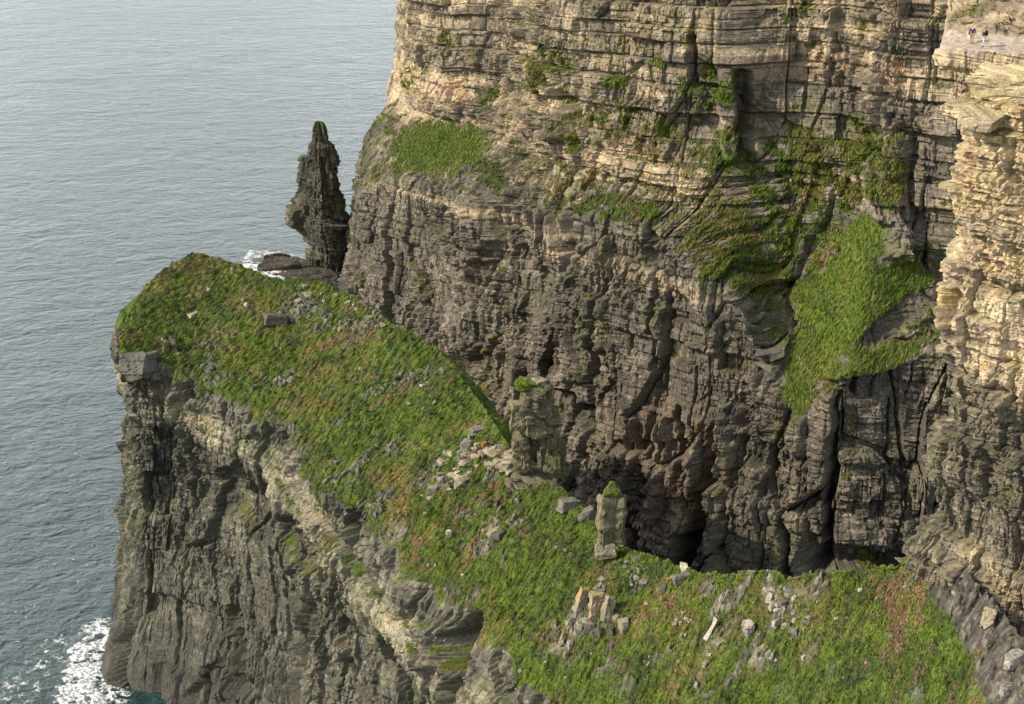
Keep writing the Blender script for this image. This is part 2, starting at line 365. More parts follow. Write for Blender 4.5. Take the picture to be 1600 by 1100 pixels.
def build_headland():
    lips = np.array([f[2] for f in front]); crest = np.array([f[0] for f in front])
    tl = np.gradient(lips[:, :2], axis=0)
    nf = np.stack([-tl[:, 1], tl[:, 0]], 1); nf /= np.linalg.norm(nf, axis=1, keepdims=True)
    # face the camera side
    s = np.sign(-(nf[:, 1]) - nf[:, 0]*0.6); nf *= s[:, None]
    rows = []
    for i, f in enumerate(front):
        tip = max(0.0, (i-13)/3.0) if i > 13 else 0.0
        tip = min(tip, 1)
        n = nf[i].copy()
        if i == len(front)-1: n = np.array([-0.97, -0.25])
        if i == len(front)-2: n = np.array([-0.72, -0.70])
        if i == len(front)-3: n = np.array([-0.40, -0.92])
        cp = cliff_pts(f[2], n, 1.0, tip)
        low = {18: (-5, -13), 17: (-3, -21), 16: (0, -25), 15: (1, -27), 14: (2, -27), 13: (2, -25), 12: (0, -22)}.get(i)
        if low:
            for q_, kf_ in ((5, 0.12), (6, 0.42), (7, 0.85), (8, 1.25)):
                cp[q_][0] = f[2][0] + low[0]*kf_; cp[q_][1] = f[2][1] + low[1]*kf_
        rows.append([f[0], f[1], f[2]] + cp)
    # round the seaward tip, then back along the hidden side
    c0 = crest[-1]
    for (lx, ly, lz, nx, ny, k) in ((-88.5, 332, 69, -1, 0.1, 0.3), (-85.5, 348, 69, -0.8, 0.6, 0.6), (-76, 361, 69, -0.2, 1.0, 1.0)):
        lip = np.array([lx, ly, lz]); c = c0 + np.array([0.3*k, 0.8*k, -0.1*k]); mid = (c*0.5 + lip*0.5) + np.array([0, 0, 1.5])
        rows.append([c, mid, lip] + cliff_pts(lip, np.array([nx, ny]), 0.5, 0))
    tc_ = np.gradient(crest[:, :2], axis=0); nb = np.stack([-tc_[:, 1], tc_[:, 0]], 1); nb /= np.linalg.norm(nb, axis=1, keepdims=True)
    nb *= np.sign(nb[:, 1] + 0.6*nb[:, 0])[:, None]
    for i in range(len(front)-2, -1, -1):
        n = nb[i] if i > 1 else np.array([0.5, 0.86]); c = crest[i] + np.array([-n[0]*0.5, -n[1]*0.5, -0.25])
        mid = crest[i] + np.array([n[0]*3, n[1]*3, -2.2]); lip = crest[i] + np.array([n[0]*6, n[1]*6, -7])
        rows.append([c, mid, lip] + cliff_pts(lip, n, 0.6, 0))
    C = np.array(rows)
    nf_ = len(front)
    n_per = []
    for i in range(len(C)-1):
        L = np.linalg.norm(C[i+1, 2]-C[i, 2])*0.5 + np.linalg.norm(C[i+1, 1]-C[i, 1])*0.5
        dens = 0.17 if i < nf_ else 0.6
        n_per.append(int(min(max(L/dens, 6), 160)))
    G = catmull(C, n_per)
    nr = [85, 85, 26, 22, 46, 16, 50, 58, 50, 26, 14]
    P = smooth_rows(G, nr, 0.4)
    nu, nv = P.shape[:2]
    # distance along the lip
    kl = nr[0]+nr[1]
    a1 = np.concatenate([[0], np.cumsum(np.linalg.norm(np.diff(P[:, kl], axis=0), axis=1))])
    A = np.repeat(a1[:, None], nv, 1)*0.8
    nrm = grid_normals(P)
    if nrm[nu//4, 40, 2] < 0: nrm = -nrm
    u, v = proj(P)
    T = np.arange(nv)[None]*np.ones((nu, 1))
    below = sstep(kl-6, kl+14, T + 12*vnoise(P[..., 0]/5, P[..., 1]/5, P[..., 2]*0, 5) )        # 0 on the turf, 1 on the cliff
    hn = nrm.copy(); hn[..., 2] *= 0.1; hn /= np.maximum(np.linalg.norm(hn, axis=-1, keepdims=True), 1e-6)
    z = P[..., 2]
    band = np.exp(-((z-55)/4.5)**4)
    wcol = 0.95 - 0.6*band; wstr = 0.25 + 0.25*band
    d = rock_disp(P, A, wcol, wstr, 100, 0.9)*0.9 + 1.3*band
    carve = seglist(u, v, [(552, 790, 560, 895, 11, 4.5), (360, 750, 380, 790, 24, 3.5), (455, 830, 480, 870, 26, 3), (740, 955, 722, 1100, 16, 6), (365, 960, 375, 1060, 12, 3.5), (230, 870, 232, 960, 9, 3), (545, 965, 550, 1000, 9, 2.5),
                           (290, 600, 285, 690, 8, 2.5), (250, 600, 262, 640, 9, 2), (330, 1060, 300, 1100, 20, 3)])
    carve += seglist(u, v, [(700, 985, 690, 1020, 24, -3.0), (640, 890, 650, 940, 22, -2), (210, 550, 250, 580, 22, -2.2)])
    d = d - carve
    u_ = (T < kl)
    tus = tussock(P)
    crestw = 0.6 + 0.4*sstep(0, 14, T)
    g = 0.58*tus + 1.5*fbm(P[..., 0]/8, P[..., 1]/9, z/9, 3, 21)*crestw + 0.6*fbm(P[..., 0]/2.4, P[..., 1]/2.4, z/2.4, 3, 22)
    rough = sstep(0.15, 0.4, fbm(P[..., 0]/8, P[..., 1]/8, z/8, 3, 88))*(1-below)
    b_, bl, ga, gz = bricks(P[..., 0]*0.8 + P[..., 1]*0.6, P[..., 1]*0.8 - P[..., 0]*0.6 + 0.5*vnoise(P[..., 0], P[..., 1], z, 302), 1.3, 1.3, 301)
    g = g + rough*0.25*b_
    P2 = P + hn*(d*below)[..., None] + np.array([0, 0, 1.0])*(g*(1-below))[..., None]
    n2 = grid_normals(P2)
    n2 *= np.sign(np.sum(n2*nrm, -1, keepdims=True)+1e-9)
    # smoothed slope decides where turf holds
    up = n2[..., 2]
    for _ in range(3):
        up = (np.roll(up, 1, 0)+np.roll(up, -1, 0)+up)/3; up = (np.roll(up, 1, 1)+np.roll(up, -1, 1)+up)/3
    ng = fbm(P[..., 0]/4, P[..., 1]/4, z/4, 3, 91)
    gm = sstep(0.45, 0.62, (1-below)*0.75 + 0.1*ng + 0.25*up) 
    gm = np.maximum(gm, below*sstep(0.62, 0.8, up + 0.25*ng)*sstep(20, 45, z))
    scree = blobs(u, v, [(1530, 960, 110, 42, 42, 1.0), (1590, 1060, 70, 80, 0, 1.0)])*sstep(0, 0.2, np.ones_like(u))
    gm = gm*(1-sstep(0.35, 0.6, scree + 0.3*ng))
    bare = blobs(u, v, [(700, 740, 70, 30, -25, 0.5), (925, 965, 45, 50, 0, 0.6), (1215, 940, 70, 40, 15, .45), (1130, 985, 60, 20, -45, .4), (480, 480, 60, 25, 20, .5), (430, 670, 90, 25, 35, .6), (330, 590, 60, 22, 15, .4), (620, 850, 40, 40, 30, .5), (720, 960, 60, 12, 20, 0.4)])
    gm = gm*(1-sstep(0.35, 0.75, bare + 0.45*ng))
    gm = gm*(1-0.9*rough*sstep(0.0, 0.5, b_))
    tan = 0.03 + 0.42*band*sstep(-0.5, 0.4, fbm(P[..., 0]/9, P[..., 1]/9, z/5, 2, 92))
    c = rock_colour(P, A, tan, 100)*np.array([0.74, 0.81, 0.80])*(1+0.35*band)[..., None]
    c = lerp(c, np.array([0.078, 0.070, 0.058]), 0.9*sstep(0.3, 0.6, scree))
    c = lerp(c, np.array([0.05, 0.05, 0.042]), 0.75*sstep(12, 3, z + 3*ng))             # dark wet weed zone above the water
    bare_ = (1-gm)*(1-below)
    q1, q2, qi, qj, _, _ = worley(P[..., 0]/1.1 + 0.3*vnoise(P[..., 0], P[..., 1], z, 311), P[..., 1]/0.9, 312)
    q3, q4, qk, ql, _, _ = worley(P[..., 0]/0.42, P[..., 1]/0.36, 314)
    P2[..., 2] += bare_*(1-0.72*sstep(0.3, 0.6, scree))*(0.75*(qi-0.3)*sstep(0.02, 0.2, q2-q1) + 0.38*(qk-0.3)*sstep(0.02, 0.25, q4-q3))
    c = c*(1 + bare_*(0.55*(qi-0.5) + 0.7*(qk-0.5)))[..., None]
    c = lerp(c, np.array([0.30, 0.27, 0.21]), 0.7*bare_*(qk > 0.86)*(1-0.7*sstep(0.3, 0.6, scree)))
    n2 = grid_normals(P2)
    t = turf_colour(P, 0)
    t = lerp(t, STRAW*0.9, 0.45*blobs(u, v, [(330, 470, 150, 70, 25, 1), (640, 800, 80, 70, 45, 1.0), (450, 540, 120, 50, 30, .7), (1100, 1000, 90, 40, -30, .5), (1250, 960, 120, 40, 10, .6)])*sstep(-0.3, 0.3, ng))
    tg = sstep(-0.1, 0.9, tus)
    t = t*(0.8+0.35*tg)[..., None]
    c = c*(1-gm[..., None]) + t*gm[..., None]
    o = raw_mesh('headland', P2, grid_faces(nu, nv), c, ROCK)
    tag(o, kind='structure')
    front_cols = sum(n_per[:nf_-1])
    return P2, n2, gm, front_cols, kl, c
HL = build_headland()

# ------------------------------------------------------------------ BACK CLIFF (far wall of the cove)
BS = [  # lower ledge foot (u,v,D), ledge head (u,v,D), mid upper (u,v,D), top row (u, z, D)
 ((600, 335, 660), (600, 230, 680), (625, 170, 690), (650, 128, 700)),
 ((560, 332, 585), (575, 220, 610), (605, 160, 625), (640, 128, 640)),
 ((557, 325, 530), (575, 212, 570), (622, 160, 600), (652, 128, 606)),
 ((569, 305, 512), (630, 184, 545), (646, 110, 550), (650, 130, 556)),
 ((600, 285, 500), (655, 182, 532), (660, 105, 536), (668, 134, 544)),
 ((680, 292, 468), (720, 186, 500), (725, 110, 506), (735, 136, 514)),
 ((750, 310, 427), (780, 205, 460), (785, 120, 470), (792, 138, 478)),
 ((850, 330, 385), (858, 250, 400), (860, 130, 412), (865, 142, 422)),
 ((950, 350, 358), (955, 280, 374), (960, 150, 386), (962, 145, 396)),
 ((1050, 395, 342), (1055, 312, 360), (1060, 180, 374), (1062, 150, 384)),
 ((1140, 465, 331), (1145, 345, 354), (1150, 200, 370), (1152, 153, 380)),
 ((1210, 600, 321), (1240, 400, 352), (1240, 220, 370), (1240, 156, 382)),
 ((1265, 628, 315), (1310, 380, 347), (1320, 220, 364), (1325, 160, 376)),
 ((1330, 585, 311), (1378, 332, 342), (1385, 220, 350), (1390, 165, 360)),
 ((1400, 575, 312), (1440, 405, 337), (1440, 190, 346), (1440, 170, 356)),
 ((1470, 560, 312), (1505, 400, 334), (1505, 190, 342), (1505, 172, 350)),
 ((1550, 540, 306), (1580, 400, 326), (1580, 190, 334), (1580, 172, 342)),
 ((1850, 540, 285), (1850, 400, 300), (1850, 190, 306), (1850, 172, 312)),
]
def build_back():
    rows = []
    feet = np.array([Pd(*s[0]) for s in BS]); tg = np.gradient(feet[:, :2], axis=0)
    nn = np.stack([tg[:, 1], -tg[:, 0]], 1); nn /= np.linalg.norm(nn, axis=1, keepdims=True)
    for i, s in enumerate(BS):
        A0, B0, C0 = Pd(*s[0]), Pd(*s[1]), Pd(*s[2])
        # top row: right above at height z, a little back
        uu, zt, D = s[3]
        # x from bearing at that distance and height
        dep = D*ct - (zt-H)*st_; X = (uu-800)/F*dep
        T0 = np.array([X, D, zt])
        n = nn[i]
        r = [np.array([T0[0]-n[0]*70, T0[1]-n[1]*70, zt+12]), T0, C0, B0, A0]
        for f, off in ((0.15, 0.0), (0.45, 1.5), (0.8, 4.0), (1.06, 8.0)):
            r.append(np.array([A0[0]+n[0]*off, A0[1]+n[1]*off, A0[2]*(1-f)]))
        rows.append(r)
    C = np.array(rows)
    n_per = []
    for i in range(len(C)-1):
        L = np.linalg.norm(C[i+1, 3]-C[i, 3])*0.5 + np.linalg.norm(C[i+1, 4]-C[i, 4])*0.5
        vis = 2 <= i < len(C)-1
        n_per.append(int(min(max(L/(0.24 if vis else 0.8), 8), 190)))
    G = catmull(C, n_per)
    nr = [20, 230, 170, 150, 30, 70, 90, 60]
    P = smooth_rows(G, nr, 0.5)
    nu, nv = P.shape[:2]
    kf = sum(nr[:4])
    A = along(P, P[:, kf])*0.66
    nrm = grid_normals(P)
    if nrm[nu//2, kf+20, 1] > 0: nrm = -nrm
    hn = nrm.copy(); hn[..., 2] *= 0.15; hn /= np.maximum(np.linalg.norm(hn, axis=-1, keepdims=True), 1e-6)
    u, v = proj(P); z = P[..., 2]; x, y = P[..., 0], P[..., 1]
    slopes = blobs(u, v, [(685, 232, 92, 50, 0, 1), (1320, 440, 75, 45, -40, 1), (1350, 375, 40, 50, 20, 1), (1290, 490, 70, 60, -50, 1), (1275, 540, 95, 45, -65, 1), (1370, 480, 110, 78, -35, 1), (1330, 500, 70, 60, -45, 1), (1248, 615, 28, 40, 0, 1.0), (1345, 568, 135, 26, -13, .85), (585, 210, 22, 70, 15, 0.55)])
    sl = sstep(0.3, 0.8, slopes + 0.75*fbm(x/7, y/7, z/7, 5, 401, 0.6))
    scr = blobs(u, v, [(1405, 500, 85, 24, -38, .95), (1290, 420, 14, 40, 30, .35), (1215, 500, 14, 60, 20, .4)])
    scr = scr + 0.45*fbm(x/3, y/3, z/3, 3, 433)
    zs = z - np.interp(u, [530, 700, 850, 1200], [50, 56, 68, 70])
    upper = sstep(10, 21, zs + 3*vnoise(A/25, z/30, z*0, 7))
    wcol = 1.0 - 0.45*upper; wstr = 0.3 + 0.6*upper
    wcol = wcol*(1-0.6*sl); wstr = wstr*(1-0.6*sl)
    d = rock_disp(P, A, wcol*1.1, wstr*1.2, 400, 1.2, zs)
    d = d*(1-0.6*(1-sstep(600, 690, u))*sstep(40, 60, z)) - 1.5*(1-sstep(600, 670, u))*sstep(60, 75, z)
    carve = seglist(u, v, [
        (1160, 120, 1165, 235, 14, 6), (885, 150, 900, 225, 10, 4), (1085, 60, 1085, 125, 7, 3), (770, 255, 775, 415, 10, 5),
        (762, 395, 735, 470, 16, 3), (880, 335, 888, 395, 9, 4), (1010, 350, 1016, 400, 8, 4), (947, 470, 950, 528, 8, 4),
        (1122, 665, 1110, 800, 10, 6), (1110, 780, 1072, 885, 13, 8), (1072, 840, 1072, 900, 15, 11), (1302, 690, 1290, 860, 9, 6), (1265, 880, 1410, 880, 24, 10),
        (985, 835, 992, 850, 11, 8), (885, 620, 880, 700, 12, 4), (1312, 595, 1304, 700, 8, 4), (1335, 590, 1338, 620, 6, 3), (1010, 650, 1002, 720, 6, 3), (1060, 640, 1064, 760, 7, 3),
        (1188, 560, 1190, 600, 6, 4), (1020, 480, 1016, 700, 4, 2), (960, 700, 1110, 700, 10, 1.5), (812, 0, 820, 60, 9, 2.5),
        (835, 240, 1100, 318, 5, 1.6), (790, 240, 850, 250, 6, 2), (750, 560, 756, 610, 14, 4), (900, 640, 940, 730, 8, 3), (1420, 215, 1425, 330, 7, 3.5)])
    carve += seglist(u, v, [(1135, 115, 1138, 240, 13, -4.5), (868, 140, 870, 210, 12, -3.0), (745, 270, 745, 400, 16, -3), (925, 470, 925, 540, 14, -2.5), (1090, 700, 1092, 760, 8, -2),
        (985, 660, 975, 780, 7, -3), (1035, 660, 1030, 800, 9, -3), (1145, 640, 1120, 880, 14, -3.0), (1250, 660, 1240, 880, 14, -2.5), (1390, 220, 1388, 400, 20, -3.5)])
    d = d - carve
    tus = tussock(P)
    g = 0.35*tus + 1.3*fbm(x/12, y/12, z/12, 3, 421)
    sld = sl*(1-0.8*sstep(0.3, 0.6, scr))
    P2 = P + hn*(d*(1-0.85*sld) )[..., None] + np.array([0, 0, 1.0])*(g*sl)[..., None]
    n2 = grid_normals(P2); n2 *= np.sign(np.sum(n2*nrm, -1, keepdims=True)+1e-9)
    up = n2[..., 2]
    for _ in range(4):
        up = (np.roll(up, 1, 0)+np.roll(up, -1, 0)+up)/3; up = (np.roll(up, 1, 1)+np.roll(up, -1, 1)+up)/3
    veg = blobs(u, v, [(755, 148, 20, 16, 0, 1), (850, 110, 35, 45, 0, .75), (950, 325, 110, 26, 5, .85), (970, 128, 28, 12, 0, .8), (1030, 100, 30, 9, 0, .8), (1105, 130, 48, 48, 0, 0.9), (1085, 70, 12, 40, 0, .7),
        (1150, 260, 60, 80, 0, .8), (1250, 280, 130, 110, 0, .72), (1330, 220, 60, 50, 0, 0.85), (1250, 410, 160, 60, 0, .95), (1130, 440, 50, 30, 25, .8), (1180, 370, 130, 50, 10, .8), (900, 190, 60, 60, 0, 0.5), (1390, 260, 30, 90, 0, 0.7),
        (1030, 180, 90, 45, 0, .55), (700, 60, 30, 12, 0, 0.6), (1275, 72, 22, 6, 0, .9), (1270, 15, 30, 15, 0, .7), (1130, 120, 40, 30, 0, .8), (1240, 355, 40, 20, 0, .9), (645, 120, 30, 20, 0, .5)])
    ng = fbm(x/3, y/3, z/3, 4, 431); ng2 = fbm(x/9, y/9, z/7, 3, 433)
    gm = sstep(0.38, 0.66, veg*0.56 + 0.72*ng + 0.3*up + 0.22*ng2 + 0.06)
    gm = np.maximum(gm, sstep(0.42, 0.66, up*0.8 + 0.35*ng + 0.2*ng2)*sstep(30, 50, z)*0.8)
    gm = np.maximum(gm, sl*sstep(-0.45, -0.05, ng + (slopes-0.75)*1.2))
    gm = gm*(1-sstep(0.35, 0.75, scr))
    tan = 0.92*sstep(0.2, 0.8, upper)*sstep(-0.6, 0.5, ng2 + 0.2) 
    stripe = blobs(u, v, [(760, 335, 240, 11, 15, .5), (1000, 430, 180, 14, 16, .7), (640, 150, 110, 40, 3, 1.3)])
    tan = tan*(1-0.55*blobs(u, v, [(1230, 160, 130, 40, 5, 1), (900, 110, 120, 30, 5, .7), (1250, 320, 150, 120, 0, .7)])) + stripe
    tan = tan*(1-0.8*blobs(u, v, [(1425, 300, 50, 140, 0, 1)]))
    tan = tan*(0.35+0.75*sstep(-0.35, 0.35, vnoise(A/60, zs/2.6, z*0, 77) + 0.5*vnoise(A/12, zs/4, z*0, 78)))
    c = rock_colour(P, A, np.clip(tan, 0, 1.2), 400)
    rust = blobs(u, v, [(1040, 720, 95, 120, 0, 1), (1000, 840, 60, 40, 0, 1)])
    c = lerp(c, np.array([0.20, 0.140, 0.095]), 0.5*rust*sstep(-0.4, 0.3, fbm(x/2, y/2, z/6, 3, 440)))
    pink = blobs(u, v, [(980, 240, 90, 55, 10, 1), (1230, 100, 120, 28, 4, .9)])
    c = lerp(c, np.array([0.44, 0.30, 0.19]), 0.6*pink*sstep(-0.3, 0.4, ng))
    org = blobs(u, v, [(1398, 110, 14, 30, 0, 1), (1000, 60, 14, 12, 0, .35)])
    c = lerp(c, np.array([0.42, 0.17, 0.05]), 0.5*org*sstep(-0.2, 0.2, ng))
    c = lerp(c, np.array([0.100, 0.086, 0.068]), 0.6*sstep(0.3, .8, scr))
    c = lerp(c, np.array([0.045, 0.045, 0.038]), 0.8*sstep(10, 3, z + 2*ng))
    t = turf_colour(P, 7)
    t = lerp(t, GRASS_A*1.15, 0.6*sl)
    t = lerp(t, np.array([0.12, 0.105, 0.022]), 0.55*(1-sl)*sstep(-0.3, 0.4, ng2))
    c = c*(1-gm[..., None]) + t*gm[..., None]
    o = raw_mesh('cliff', P2, grid_faces(nu, nv), c, ROCK)
    tag(o, kind='structure')
    return P2, n2, gm, c, u, v
BK = build_back()

# ------------------------------------------------------------------ NEAR CLIFF with the viewing ledge
def build_near():
    # plan of the ledge lip: (x, y); n = outward
    stn = [  # ledge plan, lower face plan, outward direction
     ((72, 161), (72, 190), (-0.5, 0.86)), ((57, 157.5), (57, 172), (-0.6, 0.8)), ((47.5, 152.5), (49.5, 158), (-0.85, 0.5)), ((41.2, 146.5), (44.8, 149.5), (-1, -0.05)), ((39.7, 141.8), (43.2, 143.8), (-0.9, -0.43)),
     ((43.8, 139.7), (46.0, 139.6), (-0.75, -0.66)), ((48.5, 138.0), (49.2, 135.6), (-0.78, -0.62)), ((54.5, 136.5), (54.2, 131.0), (-0.8, -0.6)), ((66, 128), (64, 120), (-0.75, -0.66)), ((80, 116), (78, 108), (-.75, -.66))]
    # rows top to bottom: (z, outward offset)
    prof = [(176, -60), (166, -20), (158.8, -4.4), (158.2, -2.4), (158.0, 0), (156.4, 0.3), (150, 0.4), (140, 0.2), (128, 0.3), (120, -1.0), (112, -2.5), (104, -3.0), (90, -3.0), (40, -3)]
    C = []
    for (pt, pb, n) in stn:
        n = np.array(n)/np.hypot(*n); r = []
        for z, off in prof:
            k_ = len(C)
            hd = np.array([(-1, -.1), (-1, -.15), (-.9, -.4), (-.6, -.8)][k_]) if k_ < 4 else np.array([-0.2, -1.0])
            dirn = n if off > -2 or k_ < 3 and off > -7 else np.array([-0.35, -0.94]) if off > -7 else hd     # the ground behind the ledge rises inland
            p = pt if z > 156 else pb
            r.append(np.array([p[0]+dirn[0]*off, p[1]+dirn[1]*off, z if z != 150 else 155.2]))
        C.append(r)
    C = np.array(C)
    n_per = []
    for i in range(len(C)-1):
        L = np.linalg.norm(C[i+1, 4]-C[i, 4]); n_per.append(int(max(L/(0.09 if 2 <= i <= 7 else 0.3), 8)))
    G = catmull(C, n_per)
    nr = [30, 110, 24, 24, 28, 56, 110, 110, 80, 80, 80, 130, 8]
    P = smooth_rows(G, nr, 0.4)
    nu, nv = P.shape[:2]
    kf = sum(nr[:6])
    A = along(P, P[:, kf])
    nrm = grid_normals(P)
    if nrm[nu//2, kf, 0] > 0: nrm = -nrm
    hn = nrm.copy(); hn[..., 2] *= 0.1; hn /= np.maximum(np.linalg.norm(hn, axis=-1, keepdims=True), 1e-6)
    u, v = proj(P); z = P[..., 2]; x, y = P[..., 0], P[..., 1]
    T = np.arange(nv)[None]*np.ones((nu, 1))
    kl = sum(nr[:4]); kb = sum(nr[:2])
    face = sstep(kl-2, kl+4, T); hill = 1-sstep(kb-5, kb+2, T)
    m = 0.5
    Ps = P/m                                          # bedding here is finer than on the far wall
    d = 0.62*m*rock_disp(Ps, A/m, 0.35+0.35*sstep(128, 110, z), 0.8-0.1*sstep(128, 110, z), 700, 0.9)
    A2 = A + 0.15*vnoise(x, y, z/2, 70)
    big_ = 0.3 + 0.9*sstep(-0.3, 0.4, fbm(A/5, z/6, z*0, 2, 761))
    r_, rl_, ga_, gz_ = bricks(A + 0.4*vnoise(A/3, z/4, z*0, 71), z + 0.12*x, 7.5, 3.0, 725)
    d = d + 0.8*r_ - 0.8*(1-sstep(0, 0.18, ga_))
    r_, rl_, ga_, gz_ = bricks(A2, z + 0.12*x, 3.2, 7.0, 726)
    d = d + 0.5*rl_ + 0.4*r_ - 0.5*(1-sstep(0, 0.18, gz_))
    for th_, wd_, am_, sd__ in ((1.5, 2.6, 0.42, 720), (0.62, 1.2, 0.26, 721), (0.28, 0.55, 0.12, 722)):
        r_, rl_, ga_, gz_ = bricks(A2, z + 0.12*x, th_, wd_, sd__)
        am_ = am_*big_; d = d + am_*(0.7*r_ + 0.6*rl_) - am_*0.9*(1-sstep(0, 0.09, gz_)) - am_*0.7*(1-sstep(0, 0.09, ga_))
    d = d*(1-0.65*sstep(153.5, 155.5, z))
    carve = seglist(u, v, [(1535, 205, 1560, 205, 9, 2.2), (1562, 215, 1562, 290, 5, 1.6), (1588, 220, 1588, 280, 4, 1.4), (1488, 465, 1492, 520, 9, 2.2), (1470, 560, 1478, 680, 10, 1.5), (1470, 430, 1560, 520, 4, 0.6),
                           (1500, 365, 1545, 372, 4, 1.2), (1505, 135, 1515, 140, 8, 1.5), (1560, 600, 1575, 625, 8, 1.2)])
    carve += seglist(u, v, [(1510, 170, 1555, 190, 14, -1.8), (1575, 230, 1575, 290, 5, -1.0), (1475, 85, 1480, 100, 9, -0.4), (1480, 545, 1540, 590, 18, -1.0), (1440, 860, 1600, 985, 26, -1.4)])
    d = d - carve
    hf1, hf2, hi1, hi2, _, _ = worley(x/1.6 + 0.4*vnoise(x, y, x*0, 5), y/1.6, 714)
    hf3, hf4, hi3, _, _, _ = worley(x/0.6, y/0.6, 715)
    hf = 1.8*np.abs(fbm(x/5, y/5, z/5, 3, 711)) + 1.9*hi1*(0.3+sstep(-0.2, 0.4, vnoise(x/4, y/4, x*0, 9))) + 0.45*hi3 + 0.25*vnoise(x/0.4, y/0.4, z/0.8, 712)
    hr1 = bricks(x + 0.3*z, z, 0.9, 1.7, 751)[0]; hr2 = bricks(x, z, 0.35, 0.7, 752)[0]
    P2 = P + hn*(d*face)[..., None] + np.array([0.1, -1.0, 0])*((0.75*hr1 + 0.35*hr2)*hill)[..., None] + np.array([0, 0, 1.0])*(0.35*hf*hill + 0.10*fbm(x/1.5, y/1.5, z, 3, 713)*(1-face)*(1-hill))[..., None]
    n2 = grid_normals(P2); n2 *= np.sign(np.sum(n2*nrm, -1, keepdims=True)+1e-9)
    up = n2[..., 2]
    ng = fbm(x/2, y/2, z/2, 4, 731)
    tan = 1.05*sstep(121, 134, z + 5*ng) + 0.06
    pale = blobs(u, v, [(1550, 560, 90, 40, 40, 1), (1540, 900, 100, 30, 38, .7)])*sstep(-0.5, 0.2, ng)
    tan = tan*(0.45+0.65*sstep(-0.35, 0.3, vnoise(A/40, z/1.3, z*0, 77) + 0.6*vnoise(A/6, z/2, z*0, 78)))
    c = rock_colour(P*1.8, A*1.8, np.clip(tan+0.8*pale, 0, 1.3), 700)
    yel = sstep(132, 150, z + 5*ng)*face
    c = lerp(c, np.array([0.56, 0.465, 0.255]), 0.6*yel*sstep(-0.5, 0.3, ng))
    c = c*(1 + 0.12*sstep(120, 130, z))[..., None]
    top = (1-face)*(1-hill)
    c = lerp(c, np.array([0.42, 0.36, 0.29]), 0.85*top)
    c = lerp(c, lerp(np.broadcast_to(np.array([0.36, 0.29, 0.17]), P.shape), np.array([0.11, 0.09, 0.06]), sstep(-0.3, 0.4, ng + 0.5*hr1)), 0.8*hill)
    gm = 0.6*hill*sstep(0.1, 0.4, ng) + (1-hill)*face*0.25*sstep(0.55, 0.8, up + 0.5*ng)
    c = lerp(c, np.array([0.12, 0.13, 0.04]), gm)
    o = raw_mesh('ledge_cliff', P2, grid_faces(nu, nv), c, ROCK)
    tag(o, kind='structure')
    return P2, n2
NR = build_near()
# ------------------------------------------------------------------ locating points on the built surfaces
class Surf:
    def __init__(self, P, n, g=None, c=None, keep=None):
        m = np.ones(P.shape[:2], bool) if keep is None else keep
        self.P = P[m]; self.n = n[m]; self.g = g[m] if g is not None else None; self.c = c[m] if c is not None else None
        self.u, self.v = proj(self.P)
    def at(self, u, v):
        i = int(np.argmin((self.u-u)**2 + (self.v-v)**2)); return self.P[i], self.n[i]
    def below(self, x, y):
        i = int(np.argmin((self.P[:, 0]-x)**2 + (self.P[:, 1]-y)**2)); return self.P[i]
P_, n_, g_, fc_, kl_, c_ = HL
kk = np.zeros(P_.shape[:2], bool); kk[:fc_, 2:kl_+60] = True
HS_ = Surf(P_, n_, g_, c_, kk)

